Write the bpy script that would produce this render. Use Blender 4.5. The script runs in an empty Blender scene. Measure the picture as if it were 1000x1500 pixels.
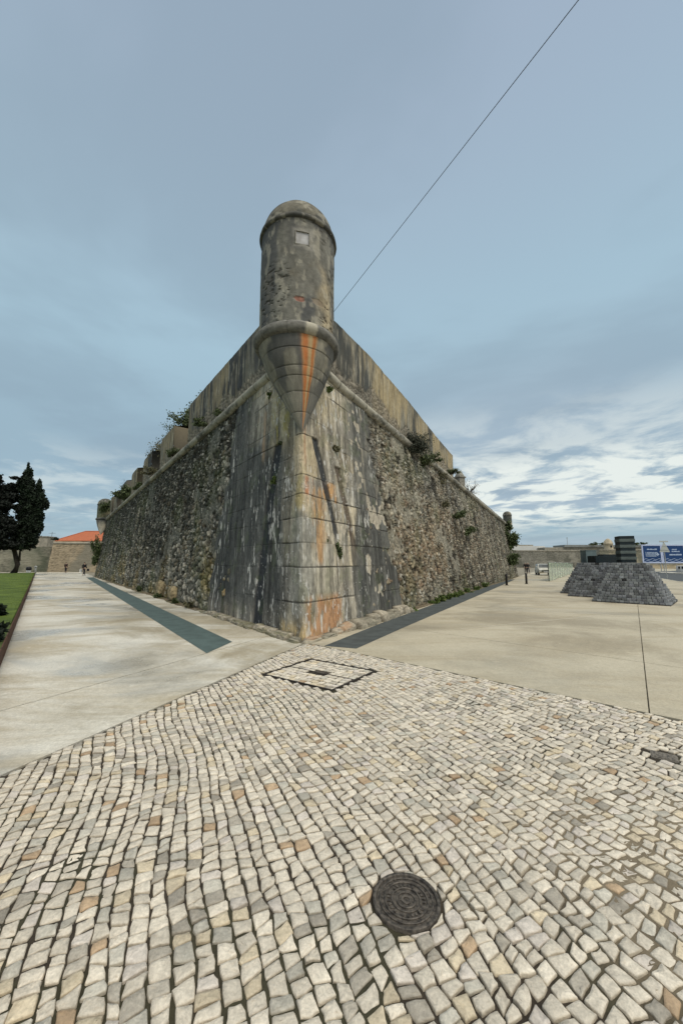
import bpy, bmesh, math, random
import numpy as np
from mathutils import Vector, Matrix
R = math.radians
random.seed(7); RNG = np.random.default_rng(7)
scn = bpy.context.scene
COL = scn.collection

# ------------------------------------------------------------------ camera
EYE = 1.6; FPX = 563.0; PITCH = R(7.6)
cam_d = bpy.data.cameras.new('camera'); cam = bpy.data.objects.new('camera', cam_d); COL.objects.link(cam)
cam_d.sensor_fit = 'HORIZONTAL'; cam_d.sensor_width = 36; cam_d.lens = FPX/1000*36
cam_d.clip_start = 0.05; cam_d.clip_end = 3000
cam.location = (0, 0, EYE); cam.rotation_euler = (math.pi/2+PITCH, 0, 0)
scn.camera = cam
# ------------------------------------------------------------------ world and sun
SUN_EL, SUN_AZ = R(60), R(148)      # azimuth clockwise from +Y (the view direction)
w = bpy.data.worlds.new('World'); scn.world = w; w.use_nodes = True
nt = w.node_tree; nt.nodes.clear()
def N(nt, typ, **kw):
    n = nt.nodes.new(typ)
    for k, val in kw.items():
        if k in ('operation', 'blend_type', 'data_type', 'noise_dimensions', 'sky_type', 'attribute_name', 'feature', 'distance', 'interpolation_type', 'clamp', 'use_clamp', 'normalize'):
            setattr(n, k, val)
        else:
            n.inputs[k].default_value = val
    return n
def mth(nt, op, a, b=None, c=None):
    n = nt.nodes.new('ShaderNodeMath'); n.operation = op
    for i, x in enumerate((a, b, c)):
        if x is None: continue
        if hasattr(x, 'default_value') or hasattr(x, 'is_linked'): nt.links.new(x, n.inputs[i])
        else: n.inputs[i].default_value = x
    return n.outputs[0]
def mix(nt, f, a, b, bt='MIX'):
    n = nt.nodes.new('ShaderNodeMix'); n.data_type = 'RGBA'; n.blend_type = bt
    for sock, x in ((n.inputs[0], f), (n.inputs[6], a), (n.inputs[7], b)):
        if hasattr(x, 'is_linked'): nt.links.new(x, sock)
        elif isinstance(x, (int, float)): sock.default_value = x
        else: sock.default_value = (*x, 1)
    return n.outputs[2]
def sstep(nt, x, lo, hi):
    n = nt.nodes.new('ShaderNodeMapRange'); n.interpolation_type = 'SMOOTHSTEP'
    nt.links.new(x, n.inputs[0]); n.inputs[1].default_value = lo; n.inputs[2].default_value = hi
    return n.outputs[0]
sky = nt.nodes.new('ShaderNodeTexSky'); sky.sky_type = 'NISHITA'; sky.sun_disc = False
sky.sun_elevation = SUN_EL; sky.sun_rotation = SUN_AZ
tc = nt.nodes.new('ShaderNodeTexCoord'); sep = nt.nodes.new('ShaderNodeSeparateXYZ'); nt.links.new(tc.outputs['Generated'], sep.inputs[0])
X, Yc, Z = sep.outputs
zz = mth(nt, 'MAXIMUM', Z, 0.0)
den = mth(nt, 'ADD', zz, 0.06)
comb = nt.nodes.new('ShaderNodeCombineXYZ')
nt.links.new(mth(nt, 'DIVIDE', X, den), comb.inputs[0]); nt.links.new(mth(nt, 'DIVIDE', Yc, den), comb.inputs[1])
def cloud_noise(scale, detail, off, rough=0.5, dist=0.0, sc=(1, 1, 1)):
    mp = nt.nodes.new('ShaderNodeMapping'); nt.links.new(comb.outputs[0], mp.inputs[0]); mp.inputs[1].default_value = off; mp.inputs[3].default_value = sc
    n = nt.nodes.new('ShaderNodeTexNoise'); nt.links.new(mp.outputs[0], n.inputs['Vector'])
    n.inputs['Scale'].default_value = scale; n.inputs['Detail'].default_value = detail; n.inputs['Roughness'].default_value = rough; n.inputs['Distortion'].default_value = dist
    return n.outputs[0]
n1 = cloud_noise(0.8, 5, (3.1, 1.2, 0), 0.55, 0.3)
n2 = cloud_noise(1.6, 7, (0, 7.7, 0), 0.62, 0.35)
n3 = cloud_noise(0.22, 2, (9, 2, 0), 0.5, 0.2)
# slow change of the cloud deck's tone with height above the horizon
K = 10.0
hi = (0.385*K, 0.48*K, 0.595*K); mid = (0.415*K, 0.59*K, 0.695*K); low = (0.345*K, 0.485*K, 0.575*K); hor = (0.37*K, 0.52*K, 0.60*K)
c = mix(nt, sstep(nt, zz, 0.45, 0.9), mid, hi)
c = mix(nt, sstep(nt, zz, 0.50, 0.24), c, low)
c = mix(nt, sstep(nt, zz, 0.10, 0.02), c, hor)
c = mix(nt, mth(nt, 'MULTIPLY', sstep(nt, n3, 0.40, 0.58), 0.6), c, (0.44*K, 0.525*K, 0.61*K))
c = mix(nt, mth(nt, 'MULTIPLY', sstep(nt, n1, 0.44, 0.62), 0.42), c, (0.275*K, 0.375*K, 0.455*K))
# bright broken cloud low over the sea
band = mth(nt, 'MULTIPLY', sstep(nt, zz, 0.05, 0.13), sstep(nt, zz, 0.40, 0.27))
rgt = sstep(nt, X, -0.30, 0.22)
band = mth(nt, 'MULTIPLY', band, mth(nt, 'ADD', mth(nt, 'MULTIPLY', sstep(nt, zz, 0.28, 0.18), 0.8), mth(nt, 'MULTIPLY', rgt, 0.5)))
brk = mth(nt, 'MULTIPLY', band, sstep(nt, mth(nt, 'ADD', n2, mth(nt, 'MULTIPLY', rgt, 0.045)), 0.43, 0.63))
brk = mth(nt, 'MINIMUM', brk, 1.0)
side = mth(nt, 'ADD', mth(nt, 'MULTIPLY', rgt, 0.45), 0.50)
c = mix(nt, mth(nt, 'MULTIPLY', brk, side), c, (0.90*K, 0.95*K, 0.89*K))
# the veiled sun brightens the deck around it (behind the camera, upper right)
sd = (math.cos(SUN_EL)*math.sin(SUN_AZ), math.cos(SUN_EL)*math.cos(SUN_AZ), math.sin(SUN_EL))
dot = nt.nodes.new('ShaderNodeVectorMath'); dot.operation = 'DOT_PRODUCT'
nt.links.new(tc.outputs['Generated'], dot.inputs[0]); dot.inputs[1].default_value = sd
c = mix(nt, sstep(nt, dot.outputs['Value'], 0.64, 1.0), c, (2.6*K, 2.45*K, 2.2*K))
c = mix(nt, 0.12, c, sky.outputs[0])
bg = nt.nodes.new('ShaderNodeBackground'); nt.links.new(c, bg.inputs[0]); bg.inputs[1].default_value = 0.1
wo = nt.nodes.new('ShaderNodeOutputWorld'); nt.links.new(bg.outputs[0], wo.inputs[0])
sl = bpy.data.lights.new('sun', 'SUN'); sl.energy = 1.5; sl.angle = R(14); sl.color = (1.0, 0.95, 0.86)
so = bpy.data.objects.new('sun', sl); COL.objects.link(so)
so.rotation_euler = Vector(sd).to_track_quat('Z', 'Y').to_euler(); so.location = (10, -10, 20)
scn.view_settings.view_transform = 'Standard'; scn.view_settings.look = 'None'
scn.view_settings.exposure = 0.0; scn.view_settings.gamma = 1.0
scn.render.engine = 'CYCLES'

# ------------------------------------------------------------------ layout helpers
def ray(px, py):
    x = (px-500)/FPX; y = -(py-750)/FPX; cp, sp = math.cos(PITCH), math.sin(PITCH)
    return np.array([x, cp-y*sp, sp+y*cp])
def G(px, py, z=0.0):
    d = ray(px, py); return np.array([0, 0, EYE])+d*(z-EYE)/d[2]
def AT(px, py, yy):
    d = ray(px, py); return np.array([0, 0, EYE])+d*yy/d[1]
C0 = np.array([-0.7734, 8.0578, 0.0])
VV = np.array([-0.04746, 0.28106, 1.0])
dL = np.array([-0.59789, 0.80158, 0.0]); dR = np.array([0.49358, 0.86970, 0.0])
nL = np.array([-0.80158, -0.59789, 0.0]); nR = np.array([0.86970, -0.49358, 0.0])
MLB, MRB = 0.13, 0.18
def HL(s): return 7.60-0.0095*s
def HR(s): return np.interp(s, [0, 2.3, 9.3, 17.4, 46], [7.45, 7.30, 7.13, 7.0, 6.45])
def onwall(px, py, sd):
    n, m = (nL, MLB) if sd == 'L' else (nR, MRB)
    r = ray(px, py); o = np.array([0, 0, EYE])
    t = -(((o-C0)@n)+m*EYE)/(r@n+m*r[2]); return o+t*r

# ------------------------------------------------------------------ numpy noise
def _h(i, j, k=0):
    n = (i.astype(np.int64)*374761393+j.astype(np.int64)*668265263+k*2147483647) & 0xffffffff
    n = ((n ^ (n >> 13))*1274126177) & 0xffffffff
    n = (n ^ (n >> 16)); n = (n*2246822519) & 0xffffffff; n = n ^ (n >> 15)
    return (n & 0xffffff)/float(0xffffff)
def vn(x, y, k=0):
    i = np.floor(x); j = np.floor(y); fx = x-i; fy = y-j
    fx = fx*fx*(3-2*fx); fy = fy*fy*(3-2*fy)
    a = _h(i, j, k); b = _h(i+1, j, k); c_ = _h(i, j+1, k); d = _h(i+1, j+1, k)
    return (a*(1-fx)+b*fx)*(1-fy)+(c_*(1-fx)+d*fx)*fy
def fbm(x, y, o=4, k=0, r=0.5):
    s = 0; a = 1; t = 0
    for q in range(o):
        s = s+a*vn(x*2**q+17.3*q, y*2**q-9.1*q, k+q); t += a; a *= r
    return s/t
def ss(x, a, b):
    t = np.clip((x-a)/(b-a), 0, 1); return t*t*(3-2*t)
def worley(u, v, k=0, jit=0.85):
    i0 = np.floor(u); j0 = np.floor(v)
    f1 = np.full(u.shape, 9.0); f2 = f1.copy(); ci = np.zeros_like(u); cj = np.zeros_like(u)
    for a in (-1, 0, 1):
        for b in (-1, 0, 1):
            i = i0+a; j = j0+b
            x = i+0.5+(_h(i, j, k+1)-.5)*jit; y = j+0.5+(_h(i, j, k+2)-.5)*jit
            dx = np.abs(u-x); dy = np.abs(v-y)
            d = (dx**2.6+dy**2.6)**(1/2.6)
            m = d < f1
            f2 = np.where(m, f1, np.minimum(f2, d)); ci = np.where(m, i, ci); cj = np.where(m, j, cj); f1 = np.where(m, d, f1)
    return f1, f2, ci, cj
def lerp(a, b, t):
    t = np.asarray(t)[..., None]; return np.asarray(a)*(1-t)+np.asarray(b)*t

# ------------------------------------------------------------------ object helpers
def mesh_fast(name, verts, quads, col=None, smooth=True):
    verts = np.asarray(verts, np.float32).reshape(-1, 3); quads = np.asarray(quads, np.int32)
    k = quads.shape[1]
    me = bpy.data.meshes.new(name); me.vertices.add(len(verts)); me.vertices.foreach_set('co', verts.ravel())
    me.loops.add(quads.size); me.loops.foreach_set('vertex_index', quads.ravel())
    me.polygons.add(len(quads)); me.polygons.foreach_set('loop_start', np.arange(0, quads.size, k, dtype=np.int32))
    me.polygons.foreach_set('use_smooth', np.full(len(quads), smooth))
    me.update(calc_edges=True)
    if col is not None:
        a = me.color_attributes.new('Col', 'FLOAT_COLOR', 'POINT')
        cc = np.ones((len(verts), 4), np.float32); cc[:, :3] = np.clip(np.asarray(col).reshape(-1, 3), 0, 1)
        a.data.foreach_set('color', cc.ravel())
    return me
def link(name, me, mat, parent=None):
    o = bpy.data.objects.new(name, me); COL.objects.link(o)
    if mat and not me.materials: me.materials.append(mat)
    if parent: o.parent = parent; o.matrix_parent_inverse = Matrix.Translation(parent.location).inverted() if parent.rotation_euler.z == 0 else Matrix()
    return o
def grid_faces(nu, nv):
    i = np.arange(nu-1)[:, None]*nv+np.arange(nv-1)[None, :]
    return np.stack([i, i+nv, i+nv+1, i+1], -1).reshape(-1, 4)
def tag(o, label=None, cat=None, group=None, kind=None):
    if label: o['label'] = label
    if cat: o['category'] = cat
    if group: o['group'] = group
    if kind: o['kind'] = kind
    return o
def empty(name, loc, label, cat, group=None, rz=0):
    o = bpy.data.objects.new(name, None); COL.objects.link(o); o.location = loc; o.rotation_euler = (0, 0, rz); o.empty_display_size = .2
    return tag(o, label, cat, group)
class MB:
    """collects shapes for ONE mesh"""
    def __init__(s): s.v = []; s.f = []
    def add(s, vs, fs):
        b = len(s.v); s.v += [tuple(map(float, p)) for p in vs]; s.f += [tuple(b+i for i in f) for f in fs]; return s
    def box(s, x0, x1, y0, y1, z0, z1, ch=0.0, rz=0, c=(0, 0, 0), taper=1.0):
        bm = bmesh.new(); bmesh.ops.create_cube(bm, size=1)
        for vt in bm.verts:
            k = taper if vt.co.z > 0 else 1
            vt.co = Vector(((x0+x1)/2+vt.co.x*(x1-x0)*k, (y0+y1)/2+vt.co.y*(y1-y0)*k, (z0+z1)/2+vt.co.z*(z1-z0)))
        if ch: bmesh.ops.bevel(bm, geom=list(bm.edges), offset=ch, segments=2, affect='EDGES', profile=.6)
        M = Matrix.Translation(c) @ Matrix.Rotation(rz, 4, 'Z')
        s.add([M @ vt.co for vt in bm.verts], [[q.index for q in f.verts] for f in bm.faces]) if not bm.verts.index_update() else 0
        bm.free(); return s
    def tube(s, pts, rad, n=8, cap=True):
        pts = [Vector(p) for p in pts]; rad = rad if hasattr(rad, '__len__') else [rad]*len(pts)
        vs = []; fs = []
        up = Vector((0.13, 0.21, 1)).normalized()
        for i, p in enumerate(pts):
            t = (pts[min(i+1, len(pts)-1)]-pts[max(i-1, 0)]).normalized()
            a = t.cross(up); a = a.normalized() if a.length > 1e-3 else Vector((1, 0, 0)); b = t.cross(a).normalized()
            for k in range(n):
                th = 2*math.pi*k/n; vs.append(p+(a*math.cos(th)+b*math.sin(th))*rad[i])
        for i in range(len(pts)-1):
            for k in range(n):
                fs.append((i*n+k, i*n+(k+1) % n, (i+1)*n+(k+1) % n, (i+1)*n+k))
        if cap: fs.append(tuple(range(n))[::-1]); fs.append(tuple((len(pts)-1)*n+k for k in range(n)))
        return s.add(vs, fs)
    def lathe(s, prof, n=32, c=(0, 0, 0)):
        vs = []; fs = []
        for r_, z in prof:
            for k in range(n):
                th = 2*math.pi*k/n; vs.append((c[0]+r_*math.cos(th), c[1]+r_*math.sin(th), c[2]+z))
        for i in range(len(prof)-1):
            for k in range(n): fs.append((i*n+k, i*n+(k+1) % n, (i+1)*n+(k+1) % n, (i+1)*n+k))
        fs.append(tuple(range(n))[::-1]); fs.append(tuple((len(prof)-1)*n+k for k in range(n)))
        return s.add(vs, fs)
    def build(s, name, mat, parent=None, smooth=False, raw=False):
        me = bpy.data.meshes.new(name); me.from_pydata(s.v, [], s.f); me.update()
        if smooth:
            for p in me.polygons: p.use_smooth = True
        bm = bmesh.new(); bm.from_mesh(me); bmesh.ops.recalc_face_normals(bm, faces=bm.faces); bm.to_mesh(me); bm.free()
        o = bpy.data.objects.new(name, me); COL.objects.link(o); me.materials.append(mat)
        if parent: o.parent = parent
        return o

# ------------------------------------------------------------------ materials
def newmat(name):
    m = bpy.data.materials.new(name); m.use_nodes = True; nt = m.node_tree
    return m, nt, nt.nodes['Principled BSDF']
def coords(nt, obj=False):
    if obj:
        t = nt.nodes.new('ShaderNodeTexCoord'); return t.outputs['Object']
    g = nt.nodes.new('ShaderNodeNewGeometry'); return g.outputs['Position']
def noise(nt, vec, scale, detail=4, rough=.55, sc=None, dist=0, rot=None):
    if sc or rot:
        mp = nt.nodes.new('ShaderNodeMapping'); nt.links.new(vec, mp.inputs[0])
        if sc: mp.inputs[3].default_value = sc
        if rot: mp.inputs[2].default_value = rot
        vec = mp.outputs[0]
    n = nt.nodes.new('ShaderNodeTexNoise'); nt.links.new(vec, n.inputs['Vector'])
    n.inputs['Scale'].default_value = scale; n.inputs['Detail'].default_value = detail; n.inputs['Roughness'].default_value = rough; n.inputs['Distortion'].default_value = dist
    return n.outputs[0]
def bump(nt, bsdf, h, strength, dist=0.01):
    b = nt.nodes.new('ShaderNodeBump'); b.inputs['Strength'].default_value = strength; b.inputs['Distance'].default_value = dist
    nt.links.new(h, b.inputs['Height']); nt.links.new(b.outputs[0], bsdf.inputs['Normal'])
def stone_attr(name, amt=.5, scale=14, bs=.6, bd=.012, rough=.9, sc=None, fine=60):
    """stone whose own colour comes from the mesh's per-stone colour, broken up by fine procedural grain"""
    m, nt, b = newmat(name); vec = coords(nt)
    at = nt.nodes.new('ShaderNodeAttribute'); at.attribute_name = 'Col'
    n = noise(nt, vec, scale, 5, .65, sc=sc); nf = noise(nt, vec, fine, 3, .6)
    k = mth(nt, 'ADD', mth(nt, 'MULTIPLY', mth(nt, 'SUBTRACT', n, .5), amt*2), mth(nt, 'MULTIPLY', mth(nt, 'SUBTRACT', nf, .5), amt*1.6))
    k = mth(nt, 'ADD', k, 1.0)
    mu = nt.nodes.new('ShaderNodeVectorMath'); mu.operation = 'SCALE'; nt.links.new(at.outputs['Color'], mu.inputs[0]); nt.links.new(k, mu.inputs['Scale'])
    nt.links.new(mu.outputs[0], b.inputs['Base Color']); b.inputs['Roughness'].default_value = rough; b.inputs['Specular IOR Level'].default_value = .25
    bump(nt, b, mth(nt, 'ADD', n, mth(nt, 'MULTIPLY', nf, .5)), bs, bd)
    return m
def plain(name, colr, var=.25, scale=6, rough=.6, metal=0, bs=.2, bd=.003, c2=None, sc=None):
    m, nt, b = newmat(name); vec = coords(nt)
    n = noise(nt, vec, scale, 5, .6, sc=sc)
    a = tuple(x*(1-var) for x in colr); bb = c2 or tuple(min(1, x*(1+var)) for x in colr)
    nt.links.new(mix(nt, sstep(nt, n, .3, .7), a, bb), b.inputs['Base Color'])
    b.inputs['Roughness'].default_value = rough; b.inputs['Metallic'].default_value = metal; b.inputs['Specular IOR Level'].default_value = .3
    if bs: bump(nt, b, n, bs, bd)
    return m
M_ashlar = stone_attr('ashlar', .38, 9, .55, .012, sc=(1, 1, .45))
M_rubble = stone_attr('rubble', .45, 12, .7, .02)
M_plaster = stone_attr('plaster', .30, 10, .5, .01, fine=45)
M_cobble = stone_attr('cobble', .42, 22, .8, .008, rough=.75, fine=95)
M_soil = stone_attr('joint_soil', .5, 40, .6, .006, rough=.95, fine=150)
M_green = plain('bush_leaf', (.060, .085, .030), .5, 9, .6, c2=(.10, .13, .05), bs=0)
M_green_bright = plain('weed_leaf', (.075, .12, .025), .4, 9, .6, c2=(.14, .19, .05), bs=0)  # fresher leaf green of the weeds and small wall plants
M_dry = plain('dry_leaf', (.11, .11, .06), .4, 9, .7, c2=(.17, .16, .09), bs=0)
M_dusk = plain('dusky_leaf', (.045, .055, .040), .4, 9, .7, c2=(.085, .095, .068), bs=0)
M_dark_leaf = plain('cypress_leaf', (.006, .013, .006), .5, 1.5, .8, c2=(.014, .027, .011), bs=0)
M_black_leaf = plain('pine_leaf', (.004, .007, .004), .5, 1.5, .8, c2=(.007, .011, .006), bs=0)
M_bark = plain('bark', (.05, .04, .032), .4, 8, .9, bs=.6, bd=.03, sc=(3, 3, .5))
M_iron = plain('cast_iron', (.050, .045, .040), .5, 45, .55, .2, bs=.6, bd=.002, c2=(.125, .108, .088))
M_steel_dark = plain('dark_steel', (.05, .045, .04), .4, 20, .6, .4)
M_corten = plain('rusty_steel', (.075, .032, .020), .4, 5, .8, .0, c2=(.12, .055, .032), sc=(1, 1, .3))
M_black = plain('black_paint', (.012, .012, .013), .3, 8, .5)
M_granite = stone_attr('granite_sett', .5, 30, .6, .006, rough=.85, fine=90)
M_pole = plain('galvanised', (.35, .36, .35), .15, 8, .5, .3)
M_signback = plain('sign_back', (.50, .52, .47), .25, 6, .6, c2=(.36, .38, .35))
M_white = plain('white_paint', (.72, .72, .70), .08, 4, .5)
M_blue = plain('blue_panel', (.010, .040, .125), .15, .3, .45, bs=0)
M_frame = plain('pale_blue_frame', (.42, .47, .62), .08, 2, .5, bs=0)
M_text = plain('panel_print', (.38, .46, .58), .05, 2, .5, bs=0)
M_cable = plain('cable', (.03, .03, .032), .2, 30, .6)

# ------------------------------------------------------------------ ground
def sheet(name, poly, z, mat, thick=None, label=None):
    me = bpy.data.meshes.new(name)
    n = len(poly)
    if thick:
        vs = [(p[0], p[1], z) for p in poly]+[(p[0], p[1], z-thick) for p in poly]
        fs = [tuple(range(n))]+[(i+n, (i+1) % n+n, (i+1) % n, i) for i in range(n)]
    else:
        vs = [(p[0], p[1], z) for p in poly]; fs = [tuple(range(n))]
    me.from_pydata(vs, [], fs); me.update()
    bm = bmesh.new(); bm.from_mesh(me); bmesh.ops.recalc_face_normals(bm, faces=bm.faces)
    bm.faces.ensure_lookup_table()
    if bm.faces[0].normal.z < 0:
        for f in bm.faces: f.normal_flip()
    bm.to_mesh(me); bm.free(); me.materials.append(mat)
    o = bpy.data.objects.new(name, me); COL.objects.link(o); o['kind'] = 'structure'
    return o
def clip(poly, p, n):
    """keep the part of a polygon where (x-p).n >= 0"""
    out = []
    for i in range(len(poly)):
        a = np.array(poly[i][:2]); b = np.array(poly[(i+1) % len(poly)][:2]); p2 = np.array(p[:2]); n2 = np.array(n[:2])
        da = (a-p2)@n2; db = (b-p2)@n2
        if da >= 0: out.append(tuple(a))
        if da*db < 0: out.append(tuple(a+(b-a)*da/(da-db)))
    return out
def concrete(name, warm, cool, rot, wet, dark, wamt=.6):
    m, nt, b = newmat(name); vec = coords(nt)
    st = noise(nt, vec, .55, 8, .70, sc=(.55, 1.25, 1), rot=(0, 0, rot), dist=.8)
    big = noise(nt, vec, .28, 6, .65, dist=.6)
    damp = noise(nt, vec, .17, 5, .62, sc=(.8, 1.2, 1), rot=(0, 0, rot), dist=.5)
    fine = noise(nt, vec, 70, 3, .65)
    mid_ = noise(nt, vec, 5, 8, .75)
    spk = noise(nt, vec, 28, 4, .7)
    c = mix(nt, sstep(nt, st, .36, .62), warm, cool)
    c = mix(nt, mth(nt, 'MULTIPLY', sstep(nt, big, .46, .64), .75), c, dark)
    wetm = mth(nt, 'MULTIPLY', sstep(nt, damp, .50, .62), wamt)
    c = mix(nt, wetm, c, tuple(x*.62 for x in cool))
    c = mix(nt, mth(nt, 'MULTIPLY', sstep(nt, mid_, .60, .72), .45), c, tuple(x*.6 for x in dark))
    c = mix(nt, mth(nt, 'MULTIPLY', sstep(nt, mid_, .42, .30), .5), c, tuple(min(1, x*1.25) for x in cool))
    k = mth(nt, 'ADD', .34, mth(nt, 'ADD', mth(nt, 'MULTIPLY', fine, .60), mth(nt, 'MULTIPLY', spk, .70)))
    mu = nt.nodes.new('ShaderNodeVectorMath'); mu.operation = 'SCALE'; nt.links.new(c, mu.inputs[0]); nt.links.new(k, mu.inputs['Scale'])
    nt.links.new(mu.outputs[0], b.inputs['Base Color'])
    rr = nt.nodes.new('ShaderNodeMapRange'); nt.links.new(wetm, rr.inputs[0]); rr.inputs[1].default_value = 0; rr.inputs[2].default_value = .6
    rr.inputs[3].default_value = .82; rr.inputs[4].default_value = wet
    nt.links.new(mth(nt, 'ADD', rr.outputs[0], mth(nt, 'MULTIPLY', mth(nt, 'SUBTRACT', spk, .5), .25)), b.inputs['Roughness'])
    bump(nt, b, mth(nt, 'ADD', fine, mth(nt, 'MULTIPLY', mid_, .8)), .45, .004)
    return m
M_conL = concrete('pale_concrete', (.37, .325, .235), (.55, .53, .46), R(-20), .22, (.225, .19, .12), .85)
M_conR = concrete('sand_concrete', (.345, .30, .21), (.42, .38, .285), R(15), .5, (.23, .20, .14), .5)
M_earth = plain('earth', (.20, .18, .13), .3, .8, .95, c2=(.27, .24, .18))
M_strip = plain('teal_strip', (.070, .100, .094), .18, 3, .75, bs=.3, bd=.002)
M_strip2 = plain('grey_strip', (.058, .066, .064), .22, 3, .85, bs=.3, bd=.002)
M_asph = plain('asphalt', (.065, .070, .072), .25, 8, .85, bs=.4)
M_grass_base = plain('lawn_soil', (.05, .07, .015), .3, 4, .95)

GA, GB = np.array([-0.89, 7.56]), np.array([-2.56, 3.13])       # left edge of the cobbles
GC, GD = np.array([0.36, 7.01]), np.array([3.47, 4.15])         # right edge of the cobbles
eL = (GA-GB)/np.linalg.norm(GA-GB); eR = (GD-GC)/np.linalg.norm(GD-GC)
LN = np.array([-eL[1], eL[0]]); RN = np.array([-eR[1], eR[0]])     # away from the cobbles on each side
BIG = [(-260, -60), (260, -60), (260, 420), (-260, 420)]
sheet('ground', [(-1500, -300), (1500, -300), (1500, 2500), (-1500, 2500)], -0.03, M_earth)
gap = 0.022
K0, K1 = np.array([-5.21, 6.13]), np.array([-34.79, 44.12]); kd = (K1-K0)/np.linalg.norm(K1-K0); kn = np.array([-kd[1], kd[0]])
# teal strip lines
TI0, TO0 = np.array([-2.21, 8.06]), np.array([-2.38, 7.06]); td = np.array([-28.4, 44.12])-np.array([-2.9, 8.06]); td = np.array([-25.85, 36.06]); td /= np.linalg.norm(td)
J0, J1 = np.array([-3.67, 4.38]), np.array([-2.38, 7.06]); jd = (J1-J0)/np.linalg.norm(J1-J0); jn = np.array([-jd[1], jd[0]])
left = clip(BIG, GA, LN)
left = clip(left, C0+dL*0, -(-nL)[:2]*1.0)            # stop at the wall's foot line, wall stands on it
lp1 = clip(left, J0, -jn); lp2 = clip(left, J0+jn*gap, jn)
lp1 = clip(lp1, GA-eL*60, eL); 
lj = []
for q0 in (0, 1):
    poly = (lp1, lp2)[q0]
    if q0 == 0:
        sheet('left_pavement_band', poly, 0.02, M_conL, .05)
    else:
        base_ = np.array([-13.0, 19.5]); a_ = clip(poly, base_, -td); b_ = clip(poly, base_+td*gap, td)
        sheet('left_pavement', a_, 0.02, M_conL, .05)
        c_ = clip(b_, base_+td*26, -td); d_ = clip(b_, base_+td*(26+gap), td)
        sheet('left_pavement_far', c_, 0.02, M_conL, .05); sheet('left_square', d_, 0.02, M_conL, .05)
tl = [TO0, TI0, TI0+td*44.5, TO0+td*45]
sheet('teal_paving_strip', tl, 0.024, M_strip)
right = clip(BIG, GC, RN); right = clip(right, C0, nR[:2])
A0, A1 = np.array([3.24, 4.29]), np.array([10.97, 14.57]); ad = (A1-A0)/np.linalg.norm(A1-A0); an = np.array([-ad[1], ad[0]])
B0, B1 = np.array([3.29, 7.99]), np.array([5.18, 6.10]); bd_ = (B1-B0)/np.linalg.norm(B1-B0); bn = np.array([-bd_[1], bd_[0]])
for i_, q in enumerate((1, -1)):
    h_ = clip(right, A0+an*q*.0065, an*q)
    lo_ = clip(h_, B0, -bn); up_ = clip(h_, B0+bn*.014, bn)
    up1 = clip(up_, B0+bn*6.2, -bn); up2 = clip(up_, B0+bn*6.214, bn)
    nm = 'right_pavement' if q == 1 else 'outer_pavement'
    sheet(nm+'_near', lo_, 0.02, M_conR, .05); sheet(nm, up1, 0.02, M_conR, .05); sheet(nm+'_far', up2, 0.02, M_conR, .05)
DI = [(-0.33, 7.67), (0.28, 7.44), (1.58, 9.88), (11.8, 28.62), (17.0, 38.2), (16.4, 38.6), (13.14, 33.1), (1.19, 10.77)]
sheet('grey_paving_strip', DI, 0.024, M_strip2)
# thin pale drawn line on the right pavement
M_line = plain('line_sand', (.52, .48, .38), .1, 5, .8, bs=0)
l0, l1 = np.array([2.9, 9.6]), np.array([8.3, 12.2]); ld = (l1-l0)/np.linalg.norm(l1-l0); lnn = np.array([-ld[1], ld[0]])
sheet('pale_joint_line', [l0, l1, l1+lnn*.035, l0+lnn*.035], 0.024, M_line)
# road
road = [(29.5, 24), (29.6, 34.4), (33.6, 41.0), (40.0, 50.4), (49.5, 63.0), (60, 74), (78, 88), (125, 112), (160, 112), (160, -30), (60, -30)]
sheet('road', road, 0.026, M_asph)
# lawn, raised behind a rusty steel edging
LAWN_Z = 0.30
lawn = [tuple(K0-kd*9-kn*-.03), tuple(K0+kd*61+kn*.03), tuple(K0+kd*61+kn*75), tuple(K0-kd*9+kn*75)]
me = bpy.data.meshes.new('lawn_bed')
o = sheet('lawn_bed', lawn, LAWN_Z-.03, M_grass_base, .3)
# ------------------------------------------------------------------ access cover geometry
HQ = [np.array(p) for p in ((-1.03, 5.77), (-.52, 6.77), (.39, 5.80), (-.09, 5.12))]
hc = sum(HQ)/4; hx = (HQ[3]-HQ[0]); hx = np.array([.94, -.66]); hx /= np.linalg.norm(hx); hy = np.array([-hx[1], hx[0]])
HX, HY = 0.60, 0.52
MAN = np.array([0.305, 2.04]); MR = 0.157
VAL = np.array([2.66, 3.41])
def in_hatch(p, m=0):
    q = p-hc; return abs(q@hx) < HX+m and abs(q@hy) < HY+m
# ------------------------------------------------------------------ cobbles
def cobble_warp(u, v):
    # bend the courses without skewing the stones (an analytic map keeps right angles), plus a little hand-laid wander
    import cmath
    z = complex(float(u)-4, float(v)); f = .40*cmath.sin(.33*z+.6)+.014*cmath.sin(.72*z+2.1)
    a = (float(vn(np.array(u)*.9+5, np.array(v)*.9, 5))-.5)*.13; b = (float(vn(np.array(u)*.9, np.array(v)*.9+9, 6))-.5)*.13
    return float(u)+f.real+a, float(v)+f.imag+b
cdir = np.array([math.sin(R(-25)), math.cos(R(-25))]); cper = np.array([cdir[1], -cdir[0]])
def stone_colour(n):
    base = np.array([.545, .495, .405]); out = np.zeros((n, 3))
    for i in range(n):
        r = random.random(); c = base*random.uniform(.80, 1.10)
        if r < .02: c = np.array([.38, .28, .18])*random.uniform(.8, 1.15)
        elif r < .10: c = np.array([.50, .43, .31])*random.uniform(.8, 1.15)
        elif r < .20: c = np.array([.43, .405, .34])*random.uniform(.75, 1.15)
        elif r < .27: c = np.array([.34, .31, .255])*random.uniform(.75, 1.2)
        elif r < .36: c = np.array([.50, .455, .395])*random.uniform(.85, 1.1)
        out[i] = c
    return out
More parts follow.
